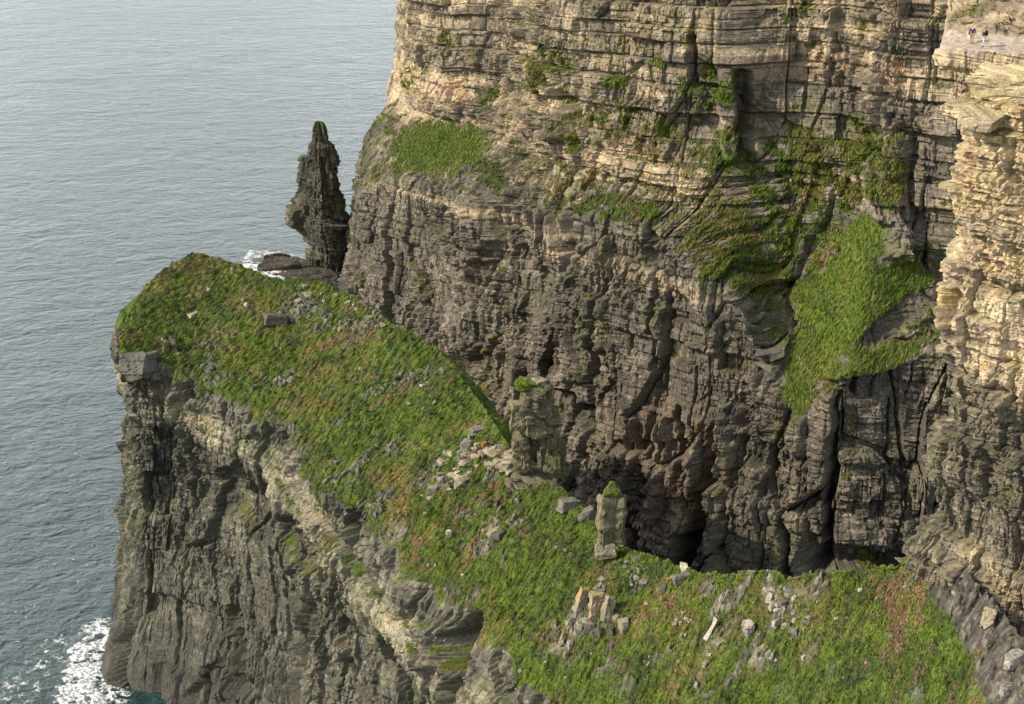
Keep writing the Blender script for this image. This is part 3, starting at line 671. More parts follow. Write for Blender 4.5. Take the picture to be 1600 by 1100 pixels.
# ------------------------------------------------------------------ rock shapes
rng = np.random.RandomState(5)
def rockblock(name, c, size, rot=(0, 0, 0), seed=0, col=(0.2, 0.17, 0.12), col2=None, jit=0.14, amp=0.08, cuts=9, mat=None, parent=None, taper=1.0, lichen=0.4, world=True):
    """a quarried-looking block: skewed box, chipped corners, layered and pitted faces"""
    r = np.random.RandomState(seed)
    bm = bmesh.new()
    for cx_ in (-.5, .5):
        for cy_ in (-.5, .5):
            for cz_ in (-.5, .5):
                k = taper if cz_ > 0 else 1.0
                for q_ in range(2):                      # each corner broken into two
                    cut = (r.rand(3)**1.5)*(0.10 + jit*1.3)
                    bm.verts.new((cx_*k*(1-2*cut[0]), cy_*k*(1-2*cut[1]), cz_*(1-2*cut[2])))
    h_ = bmesh.ops.convex_hull(bm, input=bm.verts[:])
    bmesh.ops.delete(bm, geom=[g for g in h_['geom_interior'] if isinstance(g, bmesh.types.BMVert)], context='VERTS')
    bmesh.ops.triangulate(bm, faces=bm.faces[:])
    for _ in range(1 if cuts < 6 else 2):
        bmesh.ops.subdivide_edges(bm, edges=bm.edges[:], cuts=2 if cuts < 10 else 3, use_grid_fill=True)
        bmesh.ops.triangulate(bm, faces=bm.faces[:])
    bm.normal_update()
    me = bpy.data.meshes.new(name); bm.to_mesh(me)
    n = len(me.vertices); V = np.zeros(n*3, np.float32); me.vertices.foreach_get('co', V); V = V.reshape(-1, 3)
    No = np.zeros(n*3, np.float32); me.vertices.foreach_get('normal', No); No = No.reshape(-1, 3); bm.free()
    S = np.array(size, np.float32); W = V*S; L = float(S.max())
    q = W + seed*3.7
    d = amp*L*(0.8*fbm(q[:, 0]/L*3, q[:, 1]/L*3, q[:, 2]/L*3, 2, seed) )
    b, bl, ga, gz = bricks(q[:, 0]+q[:, 1], q[:, 2], max(L*0.11, 0.15), L*0.4, seed+3)
    d = d + amp*L*0.35*(bl + 0.6*b)
    f1_, f2_, i1_, i2_, _, _ = worley((q[:, 0]*0.8+q[:, 1])/max(L*0.22, .2), q[:, 2]/max(L*0.3, .2), seed+8)
    d = d + amp*L*0.9*(i1_-0.5) - amp*L*0.5*(1-sstep(0.02, 0.12, f2_-f1_))
    W = W + No*d[:, None]
    me.vertices.foreach_set('co', W.ravel())
    base = np.array(col)*(0.68+0.3*r.rand()); alt = np.array(col2 if col2 is not None else np.array(col)*0.6)
    cc = lerp(np.broadcast_to(base, W.shape).copy(), alt, sstep(-0.2, 0.45, fbm(q[:, 0]/L*4, q[:, 1]/L*4, q[:, 2]/L*3, 3, seed+5)))
    cc = lerp(cc, np.array([0.10, 0.11, 0.035]), lichen*sstep(0.05, 0.5, fbm(q[:, 0]/L*5, q[:, 1]/L*5, q[:, 2]/L*2, 3, seed+6)))
    at = me.attributes.new('tint', 'FLOAT_COLOR', 'POINT'); c4 = np.ones((n, 4), np.float32); c4[:, :3] = np.clip(cc, 0, 1); at.data.foreach_set('color', c4.ravel())
    me.materials.append(mat or STONE); me.update()
    o = bpy.data.objects.new(name, me); COL.objects.link(o)
    o.location = c; o.rotation_euler = rot
    if parent: o.parent = parent
    return o
def empty(name, loc):
    o = bpy.data.objects.new(name, None); COL.objects.link(o); o.location = loc; return o

def px_m(P):                      # metres per photo pixel at a point
    return (P[1]*ct - (P[2]-H)*st_)/F
TAN = (0.36, 0.31, 0.215); GREY = (0.24, 0.22, 0.18); DARKR = (0.13, 0.12, 0.10); ORA = (0.46, 0.26, 0.07); PALE = (0.50, 0.45, 0.35)
def stone(u, v, w, h, label, cat='rock', name='boulder', group=None, col=TAN, rz=None, tilt=0.0, roll=0.0, dep=None, seed=None, sink=0.36, col2=None, jit=0.2, cuts=5, lichen=0.3):
    P, n = HS_.at(u, v); k = px_m(P)
    s = seed if seed is not None else int(rng.randint(1, 9000)); r = np.random.RandomState(s)
    dz = h*k*1.0; dx = w*k*0.9; dy = (dep*k) if dep else dx*(0.5+0.4*r.rand())
    o = rockblock(name, (P[0], P[1], P[2]+dz*(0.5-sink)), (dx, dy, dz), (tilt + (r.rand()-.5)*.3, roll + (r.rand()-.5)*.3, r.rand()*3.1 if rz is None else rz), s, col, col2, jit=jit, amp=0.06, cuts=cuts, lichen=lichen)
    tag(o, label, cat, group); return o

# ------------------------------------------------------------------ the tall rock pillar standing on the crest
def pillar_tall():
    B = Pz(836, 742, 76.5); k = px_m(B); D = B[1]
    root = empty('rock_pillar', B); tag(root, 'tall weathered rock pillar of stacked blocks on two stone legs with a grassy top', 'rock pillar')
    def part(nm, u0, u1, v0, v1, dep, seed, col=(0.19, 0.17, 0.10), rz=0.0, off=0.0, **kw):
        uc = (u0+u1)/2; P0 = Pd(uc, v1, D+off); P1 = Pd(uc, v0, D+off); h = P1[2]-P0[2]
        return rockblock(nm, ((P0[0]+P1[0])/2-B[0], off, (P0[2]+P1[2])/2-B[2]), ((u1-u0)*k, dep, h), (0, 0, rz), seed, col, kw.pop('col2', (0.10, 0.092, 0.055)), parent=root, **kw)
    part('plinth', 796, 868, 736, 760, 6.0, 11, (0.17, 0.155, 0.11), cuts=12, amp=0.12, jit=0.35)
    part('leg', 803, 832, 674, 736, 3.4, 12, amp=0.08, cuts=12, jit=0.2)
    part('leg', 846, 876, 670, 742, 4.0, 13, (0.16, 0.15, 0.075), amp=0.07, cuts=12, off=0.3)
    part('leg', 858, 884, 690, 748, 3.2, 14, (0.12, 0.13, 0.055), amp=0.05, cuts=10, off=1.2)
    part('block', 812, 866, 642, 678, 5.0, 15, amp=0.08, cuts=12, rz=0.3, jit=0.25)
    part('block', 846, 872, 626, 662, 3.0, 21, amp=0.09, cuts=10, rz=0.5, jit=0.25)
    part('block', 826, 858, 622, 640, 4.4, 22, (0.15, 0.135, 0.085), amp=0.1, cuts=10, rz=0.1, jit=0.3)
    part('block', 818, 850, 604, 622, 4.8, 23, (0.2, 0.18, 0.12), amp=0.1, cuts=10, rz=0.7, jit=0.3)
    part('block', 797, 822, 628, 672, 3.4, 16, amp=0.06, cuts=10, off=-0.6)
    part('block', 808, 860, 614, 645, 4.4, 17, (0.14, 0.13, 0.085), amp=0.09, cuts=12, rz=0.15, jit=0.25)
    part('block', 812, 862, 600, 616, 4.6, 18, (0.15, 0.14, 0.09), amp=0.1, cuts=10, rz=-0.2, jit=0.3)
    part('block', 832, 852, 592, 603, 2.4, 19, (0.36, 0.32, 0.22), amp=0.08, cuts=8, rz=0.4)
    part('turf_cap', 806, 846, 595, 607, 4.0, 20, (0.07, 0.11, 0.012), col2=(0.10, 0.12, 0.02), amp=0.12, cuts=8, lichen=0.0, mat=ROCK)
pillar_tall()
def pillar_short():
    B = Pz(952, 862, 78.0); k = px_m(B); D = B[1]-1.0
    root = empty('rock_pillar', B); tag(root, 'short pale rock pillar with a pointed grassy cap at the edge of the ridge', 'rock pillar')
    def part(nm, u0, u1, v0, v1, dep, seed, col=(0.17, 0.155, 0.095), rz=0.0, off=0.0, **kw):
        uc = (u0+u1)/2; P0 = Pd(uc, v1, D+off); P1 = Pd(uc, v0, D+off); h = P1[2]-P0[2]
        return rockblock(nm, ((P0[0]+P1[0])/2-B[0], off + (D-B[1]), (P0[2]+P1[2])/2-B[2]), ((u1-u0)*k, dep, h), (0, 0, rz), seed, col, kw.pop('col2', (0.14, 0.13, 0.075)), parent=root, **kw)
    part('column', 936, 957, 772, 862, 2.2, 31, (0.25, 0.225, 0.155), rz=0.2, amp=0.05, cuts=14, jit=0.08)
    part('column', 951, 977, 770, 850, 2.6, 32, rz=-0.25, amp=0.05, cuts=14, jit=0.08, off=0.3)
    part('foot', 930, 962, 845, 872, 2.4, 33, (0.32, 0.29, 0.22), amp=0.08, cuts=8, off=-0.4)
    part('turf_cap', 940, 974, 753, 774, 2.4, 34, (0.07, 0.105, 0.013), col2=(0.11, 0.11, 0.03), amp=0.08, cuts=8, taper=0.3, lichen=0, mat=ROCK)
pillar_short()

# ------------------------------------------------------------------ single boulders one can point to
stone(886, 792, 36, 20, 'flat grey slab on the grass below the foot of the tall pillar', col=GREY, rz=0.5, dep=26, roll=0.25, seed=41)
stone(917, 812, 32, 34, 'dark angular boulder leaning beside the short pale pillar', col=(0.2, 0.185, 0.145), rz=0.9, roll=-0.5, seed=42, jit=0.3)
stone(775, 830, 36, 9, 'thin flat slab jutting from the turf above a darker stone', col=(0.3, 0.27, 0.18), rz=0.35, roll=-0.3, dep=20, seed=43)
stone(778, 840, 22, 14, 'dark stone under a thin flat slab on the mid slope', col=DARKR, seed=44)
stone(702, 836, 9, 13, 'small white stone alone on the grass left of the slab', col=(0.6, 0.56, 0.45), seed=45, lichen=0)
stone(746, 676, 26, 12, 'grey flat stone at the upper end of the pale rubble', col=GREY, rz=0.4, seed=46)
stone(755, 697, 16, 10, 'orange stained block in the pale rubble near the tall pillar', col=ORA, seed=47, lichen=0)
stone(433, 503, 44, 20, 'large dark mossy boulder half sunk in the upper turf', col=DARKR, rz=0.3, dep=24, seed=48, cuts=9, lichen=0.5)
stone(302, 493, 24, 8, 'long pale stone lying aslant on the headland shoulder', col=(0.5, 0.42, 0.31), rz=0.9, dep=9, seed=49)
stone(385, 478, 10, 8, 'small pinkish white stone on the upper turf', col=PALE, seed=50, lichen=0)
stone(363, 427, 6, 15, 'narrow upright pale stone near the top of the knoll', col=(0.42, 0.36, 0.28), seed=51)
stone(1170, 990, 20, 38, 'pale upright boulder with a rounded top on the lower slope', col=(0.42, 0.38, 0.31), rz=0.3, dep=16, seed=52, cuts=8)
stone(1202, 937, 15, 18, 'rounded white boulder at the left of the dark rubble', col=(0.55, 0.5, 0.4), seed=53, cuts=8, lichen=0.1)
stone(1113, 988, 12, 38, 'long leaning pale sliver of rock on the lower slope', col=(0.44, 0.4, 0.32), rz=0.7, roll=0.75, dep=9, seed=54, jit=0.08)
stone(1122, 1006, 26, 9, 'flat grey stone beside the long leaning sliver', col=GREY, rz=0.6, roll=-0.4, seed=55)
stone(1546, 975, 30, 36, 'pale wedge shaped boulder at the foot of the ledge cliff', col=(0.42, 0.35, 0.25), rz=0.9, roll=0.5, seed=56, cuts=9, jit=0.32, lichen=0.1)
stone(1584, 1034, 40, 30, 'large square boulder in the dark gully by the cliff', col=(0.38, 0.35, 0.3), rz=0.4, seed=57, cuts=9, lichen=0.1)
stone(1572, 1082, 20, 36, 'upright grey boulder below the large square one', col=(0.3, 0.28, 0.24), rz=0.2, seed=58, cuts=9)
stone(1545, 1005, 18, 16, 'small dull stone in the gully between wedge and square boulders', col=(0.2, 0.18, 0.15), seed=59)
stone(1064, 905, 34, 16, 'grey boulder with an orange end on the turf near the crest', col=(0.24, 0.22, 0.18), rz=0.2, dep=18, seed=60, cuts=8)
stone(1044, 908, 12, 10, 'orange stone tucked against a grey boulder near the crest', col=ORA, seed=61, lichen=0)
stone(1036, 921, 24, 12, 'dark flat boulder below the orange stone', col=DARKR, seed=62)
stone(1068, 887, 18, 12, 'pale lump of rock just below the crest', col=PALE, seed=63)
stone(1344, 925, 12, 10, 'high white stone alone just below the right hand crest', col=(0.6, 0.57, 0.5), seed=64, lichen=0)
stone(1256, 1028, 12, 8, 'small pale stone by a patch of brown turf', col=PALE, seed=65)
stone(798, 1055, 26, 18, 'dark boulder near the bottom of the grass slope', col=DARKR, seed=66)
stone(1090, 1070, 10, 14, 'narrow pale stone low on the slope', col=PALE, seed=67)
MARKS = [(836, 680, 'the tall pillar'), (953, 810, 'the short pale pillar'), (925, 955, 'the split outcrop'), (433, 503, 'the big mossy boulder'), (302, 493, 'the long pale stone'), (775, 832, 'the thin flat slab'), (702, 836, 'the lone white stone'),
         (1064, 905, 'the orange ended boulder'), (1170, 990, 'the upright pale boulder'), (1202, 937, 'the rounded white boulder'), (1113, 990, 'the long leaning sliver'), (1546, 975, 'the wedge boulder'), (1584, 1034, 'the large square boulder'),
         (1344, 925, 'the high white stone'), (798, 1055, 'the low dark boulder'), (886, 790, 'the flat grey slab'), (560, 470, 'the dip in the upper crest'), (310, 400, 'the knoll top'), (1430, 880, 'the cliff foot'), (1256, 1028, 'the brown turf patch')]
USED = {}
def describe(u, v, w, h, col, noun):
    m = min(MARKS, key=lambda q: math.hypot(q[0]-u, q[1]-v)); dx, dy = u-m[0], v-m[1]; far = math.hypot(dx, dy)
    rel = ('just ' if far < 28 else 'well ' if far > 75 else '') + (('left of' if dx < 0 else 'right of') if abs(dx) > abs(dy)*1.6 else ('above' if dy < 0 else 'below') if abs(dy) > abs(dx)*1.6 else ('up and left of' if dx < 0 else 'up and right of') if dy < 0 else ('down and left of' if dx < 0 else 'down and right of'))
    lum = sum(col)/3; cn = 'near white' if lum > .42 else 'pale tan' if lum > .34 else 'buff' if lum > .27 else 'grey' if lum > .2 else 'dark'
    sz = 'tiny' if w < 7 else 'small' if w < 11 else 'middling' if w < 16 else 'large'
    sh = 'flat' if h/w < 0.5 else 'blocky' if h/w < 0.75 else 'chunky'
    lb = f'{sz} {cn} {sh} {noun} {rel} {m[2]}'
    k = USED.get(lb, 0); USED[lb] = k+1
    if k:
        m2 = sorted(MARKS, key=lambda q: math.hypot(q[0]-u, q[1]-v))[1]; lb2 = f"{lb}, {'left' if u < m2[0] else 'right'} of {m2[2].replace('the ', '')}"
        if len(lb2.replace('-', ' ').split()) <= 14: lb = lb2
    while len(lb.split()) > 16: lb = lb.replace('the ', '', 1)
    return lb
# upright slabs of the outcrop
for i, (u, v, w, h, rz, c1, lb) in enumerate([
    (908, 952, 19, 44, 0.25, (0.36, 0.32, 0.24), 'left upright slab of the split outcrop with an orange foot'),
    (930, 962, 23, 48, 0.35, (0.34, 0.28, 0.18), 'broad middle slab of the split outcrop with an orange side'),
    (950, 966, 16, 48, 0.3, (0.27, 0.25, 0.17), 'narrow right slab of the split outcrop')]):
    stone(u, v, w, h, lb, cat='rock slab', name='rock_slab', col=c1, col2=(0.42, 0.25, 0.08) if i < 2 else None, rz=rz, roll=0.22, tilt=-0.12, dep=15, seed=70+i, cuts=9, jit=0.1, sink=0.15)
for u, v, w, h in [(963, 948, 14, 16), (962, 967, 15, 15), (975, 982, 24, 26), (955, 992, 16, 24), (905, 985, 16, 20), (922, 985, 22, 22), (938, 990, 14, 18), (895, 975, 12, 14), (884, 992, 12, 9), (872, 995, 10, 12), (892, 1010, 16, 14), (885, 1025, 10, 12), (930, 1000, 8, 12), (958, 1008, 14, 7)]:
    stone(u, v, w, h, describe(u, v, w, h, TAN, 'angular block'), cat='rock', name='rubble_block', group='blocks at the foot of the split outcrop', col=(0.34, 0.31, 0.25) if rng.rand() > .4 else DARKR)
def cluster(pts, label, group, cols, name='rubble_block', smin=6, smax=16, sq=0.6):
    for (u0, v0, u1, v1, n) in pts:
        for _ in range(n):
            t = rng.rand(); u = u0+(u1-u0)*rng.rand(); v = v0+(v1-v0)*rng.rand()
            w = smin+(smax-smin)*rng.rand()**1.8
            hh = max(w*sq*(0.6+0.7*rng.rand()), 3.5); cc_ = cols[rng.randint(len(cols))]
            stone(u, v, w, hh, describe(u, v, w, hh, cc_, 'loose stone' if name == 'loose_stone' else 'rubble stone'), name=name, group=group, col=cc_, cuts=3, jit=0.28)
cluster([(655, 745, 690, 780, 9), (680, 720, 735, 770, 20), (700, 700, 750, 735, 12), (745, 695, 800, 730, 26), (760, 715, 800, 742, 8), (725, 680, 745, 700, 4)], 'pale angular rubble spilled over the crest left of the tall pillar', 'pale rubble left of the tall pillar',
        [(0.42, 0.36, 0.25), (0.48, 0.42, 0.28), (0.36, 0.31, 0.24), (0.30, 0.27, 0.2)], smin=8, smax=28, sq=0.45)
cluster([(445, 448, 490, 480, 12), (470, 460, 560, 480, 8), (550, 462, 605, 485, 10), (560, 500, 600, 530, 8), (500, 500, 560, 520, 6)], 'broken stone strewn among the turf along the upper crest', 'stones strewn on the upper crest',
        [(0.38, 0.34, 0.24), (0.30, 0.28, 0.2), (0.2, 0.19, 0.15)], smin=6, smax=18, sq=0.6)
cluster([(935, 895, 1010, 915, 14), (945, 875, 1010, 895, 12), (930, 905, 965, 925, 6)], 'dark rubble half sunk in turf below the short pillar', 'dark rubble below the short pillar', [(0.16, 0.15, 0.12), (0.22, 0.21, 0.17), (0.3, 0.28, 0.22)], smin=6, smax=17)
cluster([(1195, 915, 1255, 950, 20), (1215, 950, 1270, 990, 12), (1205, 955, 1235, 985, 10)], 'mixed pale and dark rubble in the hollow right of the white boulder', 'rubble in the hollow of the right slope', [(0.18, 0.17, 0.14), (0.36, 0.33, 0.27), (0.46, 0.42, 0.34)], smin=6, smax=20)
cluster([(1095, 1005, 1110, 1045, 8), (1050, 960, 1080, 1000, 6), (1125, 930, 1140, 945, 2), (1060, 985, 1075, 1000, 3)], 'thin pale rock flakes lying down the slope left of the sliver', 'rock flakes on the lower slope', [(0.44, 0.4, 0.32), (0.3, 0.27, 0.22)], smin=6, smax=13)
cluster([(1530, 960, 1600, 1100, 14), (1490, 910, 1560, 1000, 16)], 'small dark stone on the scree below the ledge cliff', 'stones on the gully scree', [(0.16, 0.15, 0.13), (0.3, 0.28, 0.24)], smin=4, smax=12)
cluster([(250, 430, 560, 560, 14), (520, 560, 700, 640, 10), (640, 790, 900, 900, 14), (1000, 930, 1500, 1090, 40), (780, 960, 1000, 1090, 14), (980, 1020, 1040, 1060, 5)], 'small weathered stone lying loose on the open grass slope', 'loose stones on the open grass', [(0.42, 0.38, 0.3), (0.3, 0.27, 0.2), (0.5, 0.45, 0.36)], name='loose_stone', smin=4, smax=10)
# joint blocks at the cliff lip, on the seaward corner
stone(222, 572, 66, 50, 'square overhanging block at the seaward corner of the headland', col=(0.15, 0.145, 0.12), rz=-0.35, dep=46, seed=90, cuts=11, sink=0.45, jit=0.22, lichen=0.5)
stone(272, 545, 16, 44, 'narrow upright dark column at the seaward lip of the turf', col=(0.13, 0.135, 0.09), rz=0.3, dep=16, seed=91, cuts=9, sink=0.5)
stone(258, 548, 12, 40, 'mossy leaning column just left of the narrow dark one', col=(0.17, 0.16, 0.08), rz=0.5, dep=12, seed=92, cuts=9, sink=0.5)

# slabs built into the face under the viewing ledge
for (u, v, D, size, rot, col, sd_, lb) in [
    (1588, 131, 133.5, (8.5, 4.5, 2.6), (0.03, 0.0, -0.5), (0.56, 0.45, 0.24), 141, 'pale yellow square edged step jutting just below the viewing ledge'),
    (1530, 186, 140.0, (4.6, 3.6, 1.6), (0.12, 0.10, -0.6), (0.46, 0.38, 0.25), 142, 'flat overhanging slab with shadow beneath it under the viewing ledge')]:
    o = rockblock('rock_slab', Pd(u, v, D), size, rot, sd_, col, (0.38, 0.32, 0.2), jit=0.12, amp=0.035, cuts=12, lichen=0.1); tag(o, lb, 'rock slab')

def number_lookalikes():
    by = {}
    for o in COL.objects:
        if o.get('label') and o.get('group') and not o.parent: by.setdefault(o['label'], []).append(o)
    words = ['leftmost', 'second from left', 'third from left', 'fourth from left', 'fifth from left', 'sixth from left', 'seventh from left']; nums = ['', '', 'two', 'three', 'four', 'five', 'six', 'seven', 'eight']
    for lb, os_ in by.items():
        if 1 < len(os_) < 8:
            os_.sort(key=lambda o: float(proj(np.array(o.location[:]))[0]))
            for i, o in enumerate(os_):
                w_ = 'rightmost' if i == len(os_)-1 else words[i]
                l2 = f'{w_} of {nums[len(os_)]} {lb}'
                while len(l2.split()) > 16 and 'the ' in l2: l2 = l2.replace('the ', '', 1)
                if len(l2.split()) <= 16: o['label'] = l2
number_lookalikes()

# ------------------------------------------------------------------ SEA STACK
def sea_stack():
    prof = [(195, 488, 498), (200, 483, 503), (212, 480, 507), (226, 479, 510), (233, 474, 521), (248, 471, 523), (262, 466, 525), (280, 464, 529), (300, 458, 532), (322, 452, 539), (345, 446, 545), (356, 445, 548), (368, 452, 549), (382, 464, 550), (398, 470, 550), (418, 472, 548), (436, 474, 546), (450, 474, 546)]
    D = 590.0; nth, nz = 420, 420
    rows = []
    for v, l, r in prof:
        a, b = Pd(l, v, D), Pd(r, v, D); rows.append((a[2], (a[0]+b[0])/2, (b[0]-a[0])/2))
    rows = np.array(rows)[::-1]
    zz = np.linspace(max(rows[0, 0], -2), rows[-1, 0], nz); cx = np.interp(zz, rows[:, 0], rows[:, 1]); hw = np.interp(zz, rows[:, 0], rows[:, 2])
    hw[-1] = 0.05; hw[-2] *= 0.5; hw[-3] *= .75
    th = np.linspace(0, 2*np.pi, nth)
    # a kite plan: blunt edge towards the viewer, right of centre
    kx, ky = np.cos(th), np.sin(th); rr = 1/(np.abs(kx)**1.35 + np.abs(ky)**1.35)**(1/1.35)
    X = cx[:, None] + hw[:, None]*(rr*kx)[None] + 0.18*hw[:, None]*np.clip(-ky, 0, 1)[None]
    Y = D + 8 + hw[:, None]*0.95*(rr*ky)[None]; Z = np.repeat(zz[:, None], nth, 1)
    P = np.stack([X, Y, Z], -1).astype(np.float32)
    A = np.repeat((th*9)[None], nz, 0); A = np.minimum(A, th.max()*9-A)
    n = np.stack([np.cos(th), np.sin(th), th*0], -1)[None]
    amp = np.minimum(1, hw/8)[:, None]
    dip = Z + 0.45*(X-cx[:, None])
    d = (rock_disp(P, A, 0.5, 0.3, 900, 0.4, dip)*0.5 + 2.0*bricks(A, Z + 0.3*X, 9.5, 7.0, 955)[0] + 0.9*bricks(A, Z, 3.6, 4.0, 956)[0] + 0.5*bricks(A, dip, 1.3, 6.0, 957)[1] + 0.35*bricks(A, Z, 1.1, 1.4, 958)[0] - 0.9)*amp
    u, v = proj(P)
    d -= seglist(u, v, [(505, 250, 512, 300, 6, 1.3), (480, 300, 470, 350, 4, 1.0)])*(np.sin(th) < 0.2)[None]
    P2 = P + n*d[..., None]
    gn = grid_normals(P2); up = np.abs(gn[..., 2])
    c = rock_colour(P, A, 0.0, 900)*np.array([0.80, 0.84, 0.80])
    ng = fbm(P[..., 0]/3, P[..., 1]/3, P[..., 2]/3, 3, 911)
    c = lerp(c, np.array([0.085, 0.088, 0.055]), 0.35*sstep(-0.1, 0.5, ng + (Z-25)/60) + 0.2*sstep(0.5, 0.8, up))
    c = lerp(c, np.array([0.03, 0.03, 0.028]), 0.7*sstep(6, 2, Z))
    o = raw_mesh('sea_stack', P2, grid_faces(nz, nth), c, ROCK)
    tag(o, 'tall dark pointed sea stack rising from foam beyond the headland', 'sea stack')
sea_stack()
def reef():
    xs = np.linspace(-102, -66, 190); ys = np.linspace(556, 640, 260)
    X, Y = np.meshgrid(xs, ys, indexing='ij'); u, v = proj(np.stack([X, Y, X*0], -1))
    env = blobs(u, v, [(440, 416, 60, 20, 5, 1.0), (480, 428, 60, 14, 8, 1.0), (405, 408, 22, 9, 8, .8)])
    r1, rl, ga, gz = bricks(X*0.8+Y*0.3, Y*0.8-X*0.3, 5.0, 8.0, 950)
    Z = -1.6 + 2.4*sstep(0.2, 0.8, env) + 0.9*rl*env + 0.6*r1*env + 0.8*fbm(X/4, Y/4, X*0, 3, 951)
    P = np.stack([X, Y, Z], -1)
    c = rock_colour(P, X, 0, 950)*0.45
    o = raw_mesh('flat_reef', P, grid_faces(*X.shape), c, ROCK)
    tag(o, 'low flat dark reef awash with foam at the foot of the sea stack', 'reef')
reef()

# ------------------------------------------------------------------ FOAM
def foam():
    m, nt, b = mat_base('foam'); b.inputs['Base Color'].default_value = (0.78, 0.82, 0.82, 1); b.inputs['Roughness'].default_value = 0.9
    Vs, Fs, Al, off = [], [], [], 0
    at = N(nt, 'ShaderNodeAttribute'); at.attribute_name = 'tint'; nt.links.new(at.outputs['Color'], b.inputs['Alpha'])
    def patch(x0, x1, y0, y1, step, env_l, thr, sc, seed, zoff=0.12):
        nonlocal off
        xs = np.arange(x0, x1, step); ys = np.arange(y0, y1, step); X, Y = np.meshgrid(xs, ys, indexing='ij')
        u, v = proj(np.stack([X, Y, X*0], -1)); e = blobs(u, v, env_l)
        n = fbm(X/sc + 2*vnoise(X/9, Y/9, X*0, seed), Y/sc, X*0, 5, seed, 0.65); lace = 1-np.abs(fbm(X/(sc*.7), Y/(sc*.7), X*0+4, 3, seed+3))*2.2
        q = e*1.0 - 0.95 + 1.15*n + 0.75*(lace-0.55)
        keep = q > thr-0.22; al = sstep(thr-0.22, thr+0.45, q)*(0.35+0.75*sstep(-0.35, 0.25, fbm(X/0.6, Y/0.35, X*0, 3, seed+8)))
        Z = zoff + 0.45*np.clip(q-thr, 0, 1) + 0.06*vnoise(X/0.5, Y/0.5, X*0, seed)
        f = grid_faces(*X.shape); kf = keep[:-1, :-1].reshape(-1); f = f[kf]
        used = np.unique(f); remap = np.full(X.size, -1); remap[used] = np.arange(len(used))
        Vs.append(np.stack([X, Y, Z], -1).reshape(-1, 3)[used]); Fs.append(remap[f]+off); Al.append(al.reshape(-1)[used]); off += len(used)
    patch(-110, -62, 545, 660, 0.3, [(412, 422, 48, 12, 12, 1.5), (375, 404, 22, 9, 10, 1.5), (405, 398, 50, 7, 0, 1.1), (455, 402, 25, 6, 5, .8), (530, 434, 30, 6, 5, .9)], 0.0, 3.0, 31)
    patch(-118, -80, 262, 335, 0.14, [(150, 1030, 50, 85, 25, 1.35), (90, 1020, 60, 30, -20, .75), (165, 985, 30, 22, -30, .95), (60, 1085, 90, 40, -10, .55), (140, 1085, 70, 40, 0, 1.35)], 0.0, 2.2, 32)
    # scattered flecks of foam on the open water
    r = np.random.RandomState(8); fl_v = []; fl_f = []; k = off
    for _ in range(420):
        uu = r.rand()*230; vv = 560+r.rand()**0.7*520
        P = Pz(uu, vv, 0.22); s = 0.05+0.16*r.rand()**3; a = r.rand()*0.9-0.3
        ax = np.array([math.cos(a), math.sin(a)])*s*2.2; ay = np.array([-math.sin(a), math.cos(a)])*s
        if fbm(P[0]/25, P[1]/25, 0*P[0], 3, 41) < -0.02: continue
        for q in range(6):
            t = q*math.pi/3; rr = 0.6+0.6*r.rand(); fl_v.append([P[0]+(ax[0]*math.cos(t)+ay[0]*math.sin(t))*rr, P[1]+(ax[1]*math.cos(t)+ay[1]*math.sin(t))*rr, 0.3])
        fl_f.append([k, k+1, k+2, k+3]); fl_f.append([k, k+3, k+4, k+5]); k += 6
    Vs.append(np.array(fl_v)); Fs.append(np.array(fl_f)); Al.append(np.full(len(fl_v), 0.55))
    al = np.concatenate(Al)[:, None]*np.ones((1, 3))
    o = raw_mesh('sea_foam', np.concatenate(Vs), np.concatenate(Fs), al, m)
    tag(o, kind='stuff'); o['label'] = 'white surf foam spreading around the rocks on the water'; o['category'] = 'foam'
foam()

# ------------------------------------------------------------------ GRASS tufts
def tufts():
    m, nt, b = mat_base('grass_blades'); at = N(nt, 'ShaderNodeAttribute'); at.attribute_name = 'tint'; nt.links.new(at.outputs['Color'], b.inputs['Base Color']); b.inputs['Roughness'].default_value = 0.7
    b.inputs['Specular IOR Level'].default_value = 0.2
    r = np.random.RandomState(3)
    def make(S, n, hmin, hmax, wid, thr, name, label, blades=5, gmin=0.55, w=None):
        idx = np.where(S.g > gmin)[0]
        p = None
        sel = idx[r.randint(0, len(idx), n)]
        B = S.P[sel]; C = S.c[sel]
        B = np.repeat(B, blades, 0) + (r.rand(n*blades, 3)-.5)*np.array([0.45, 0.45, 0.05])
        C = np.repeat(C, blades, 0)*(0.7 + 0.9*r.rand(n*blades, 1)) + np.repeat(r.rand(n, 1) > 0.86, blades, 0)*np.array([0.07, 0.05, 0.015])
        hgt = (hmin + (hmax-hmin)*r.rand(n*blades)); a = r.rand(n*blades)*np.pi
        wv = np.stack([np.cos(a), np.sin(a), a*0], -1)*(wid*(0.6+0.8*r.rand(n*blades)))[:, None]
        lean = np.stack([0.35+0.5*(r.rand(n*blades)-.5), 0.35+0.5*(r.rand(n*blades)-.5), np.ones(n*blades)*0.8], -1)*hgt[:, None]
        B = B - np.array([0, 0, 0.08])
        V = np.stack([B-wv, B+wv, B+lean], 1).reshape(-1, 3); CC = np.repeat(C, 3, 0)
        o = raw_mesh(name, V, np.arange(len(V)).reshape(-1, 3), CC, m)
        tag(o, kind='stuff'); o['label'] = label; o['category'] = 'grass'
    make(HS_, 80000, 0.18, 0.42, 0.07, 0.5, 'grass', 'short wind combed green grass covering the headland ridge')
    Pb, nb, gb, cb, ub, vb = BK
    SB = Surf(Pb, nb, gb, cb, (vb > -40) & (vb < 950) & (ub > 500) & (ub < 1500))
    make(SB, 45000, 0.5, 1.3, 0.14, 0.5, 'cliff_grass', 'grass and creeping plants rooted on ledges of the far cliff', gmin=0.5)
tufts()

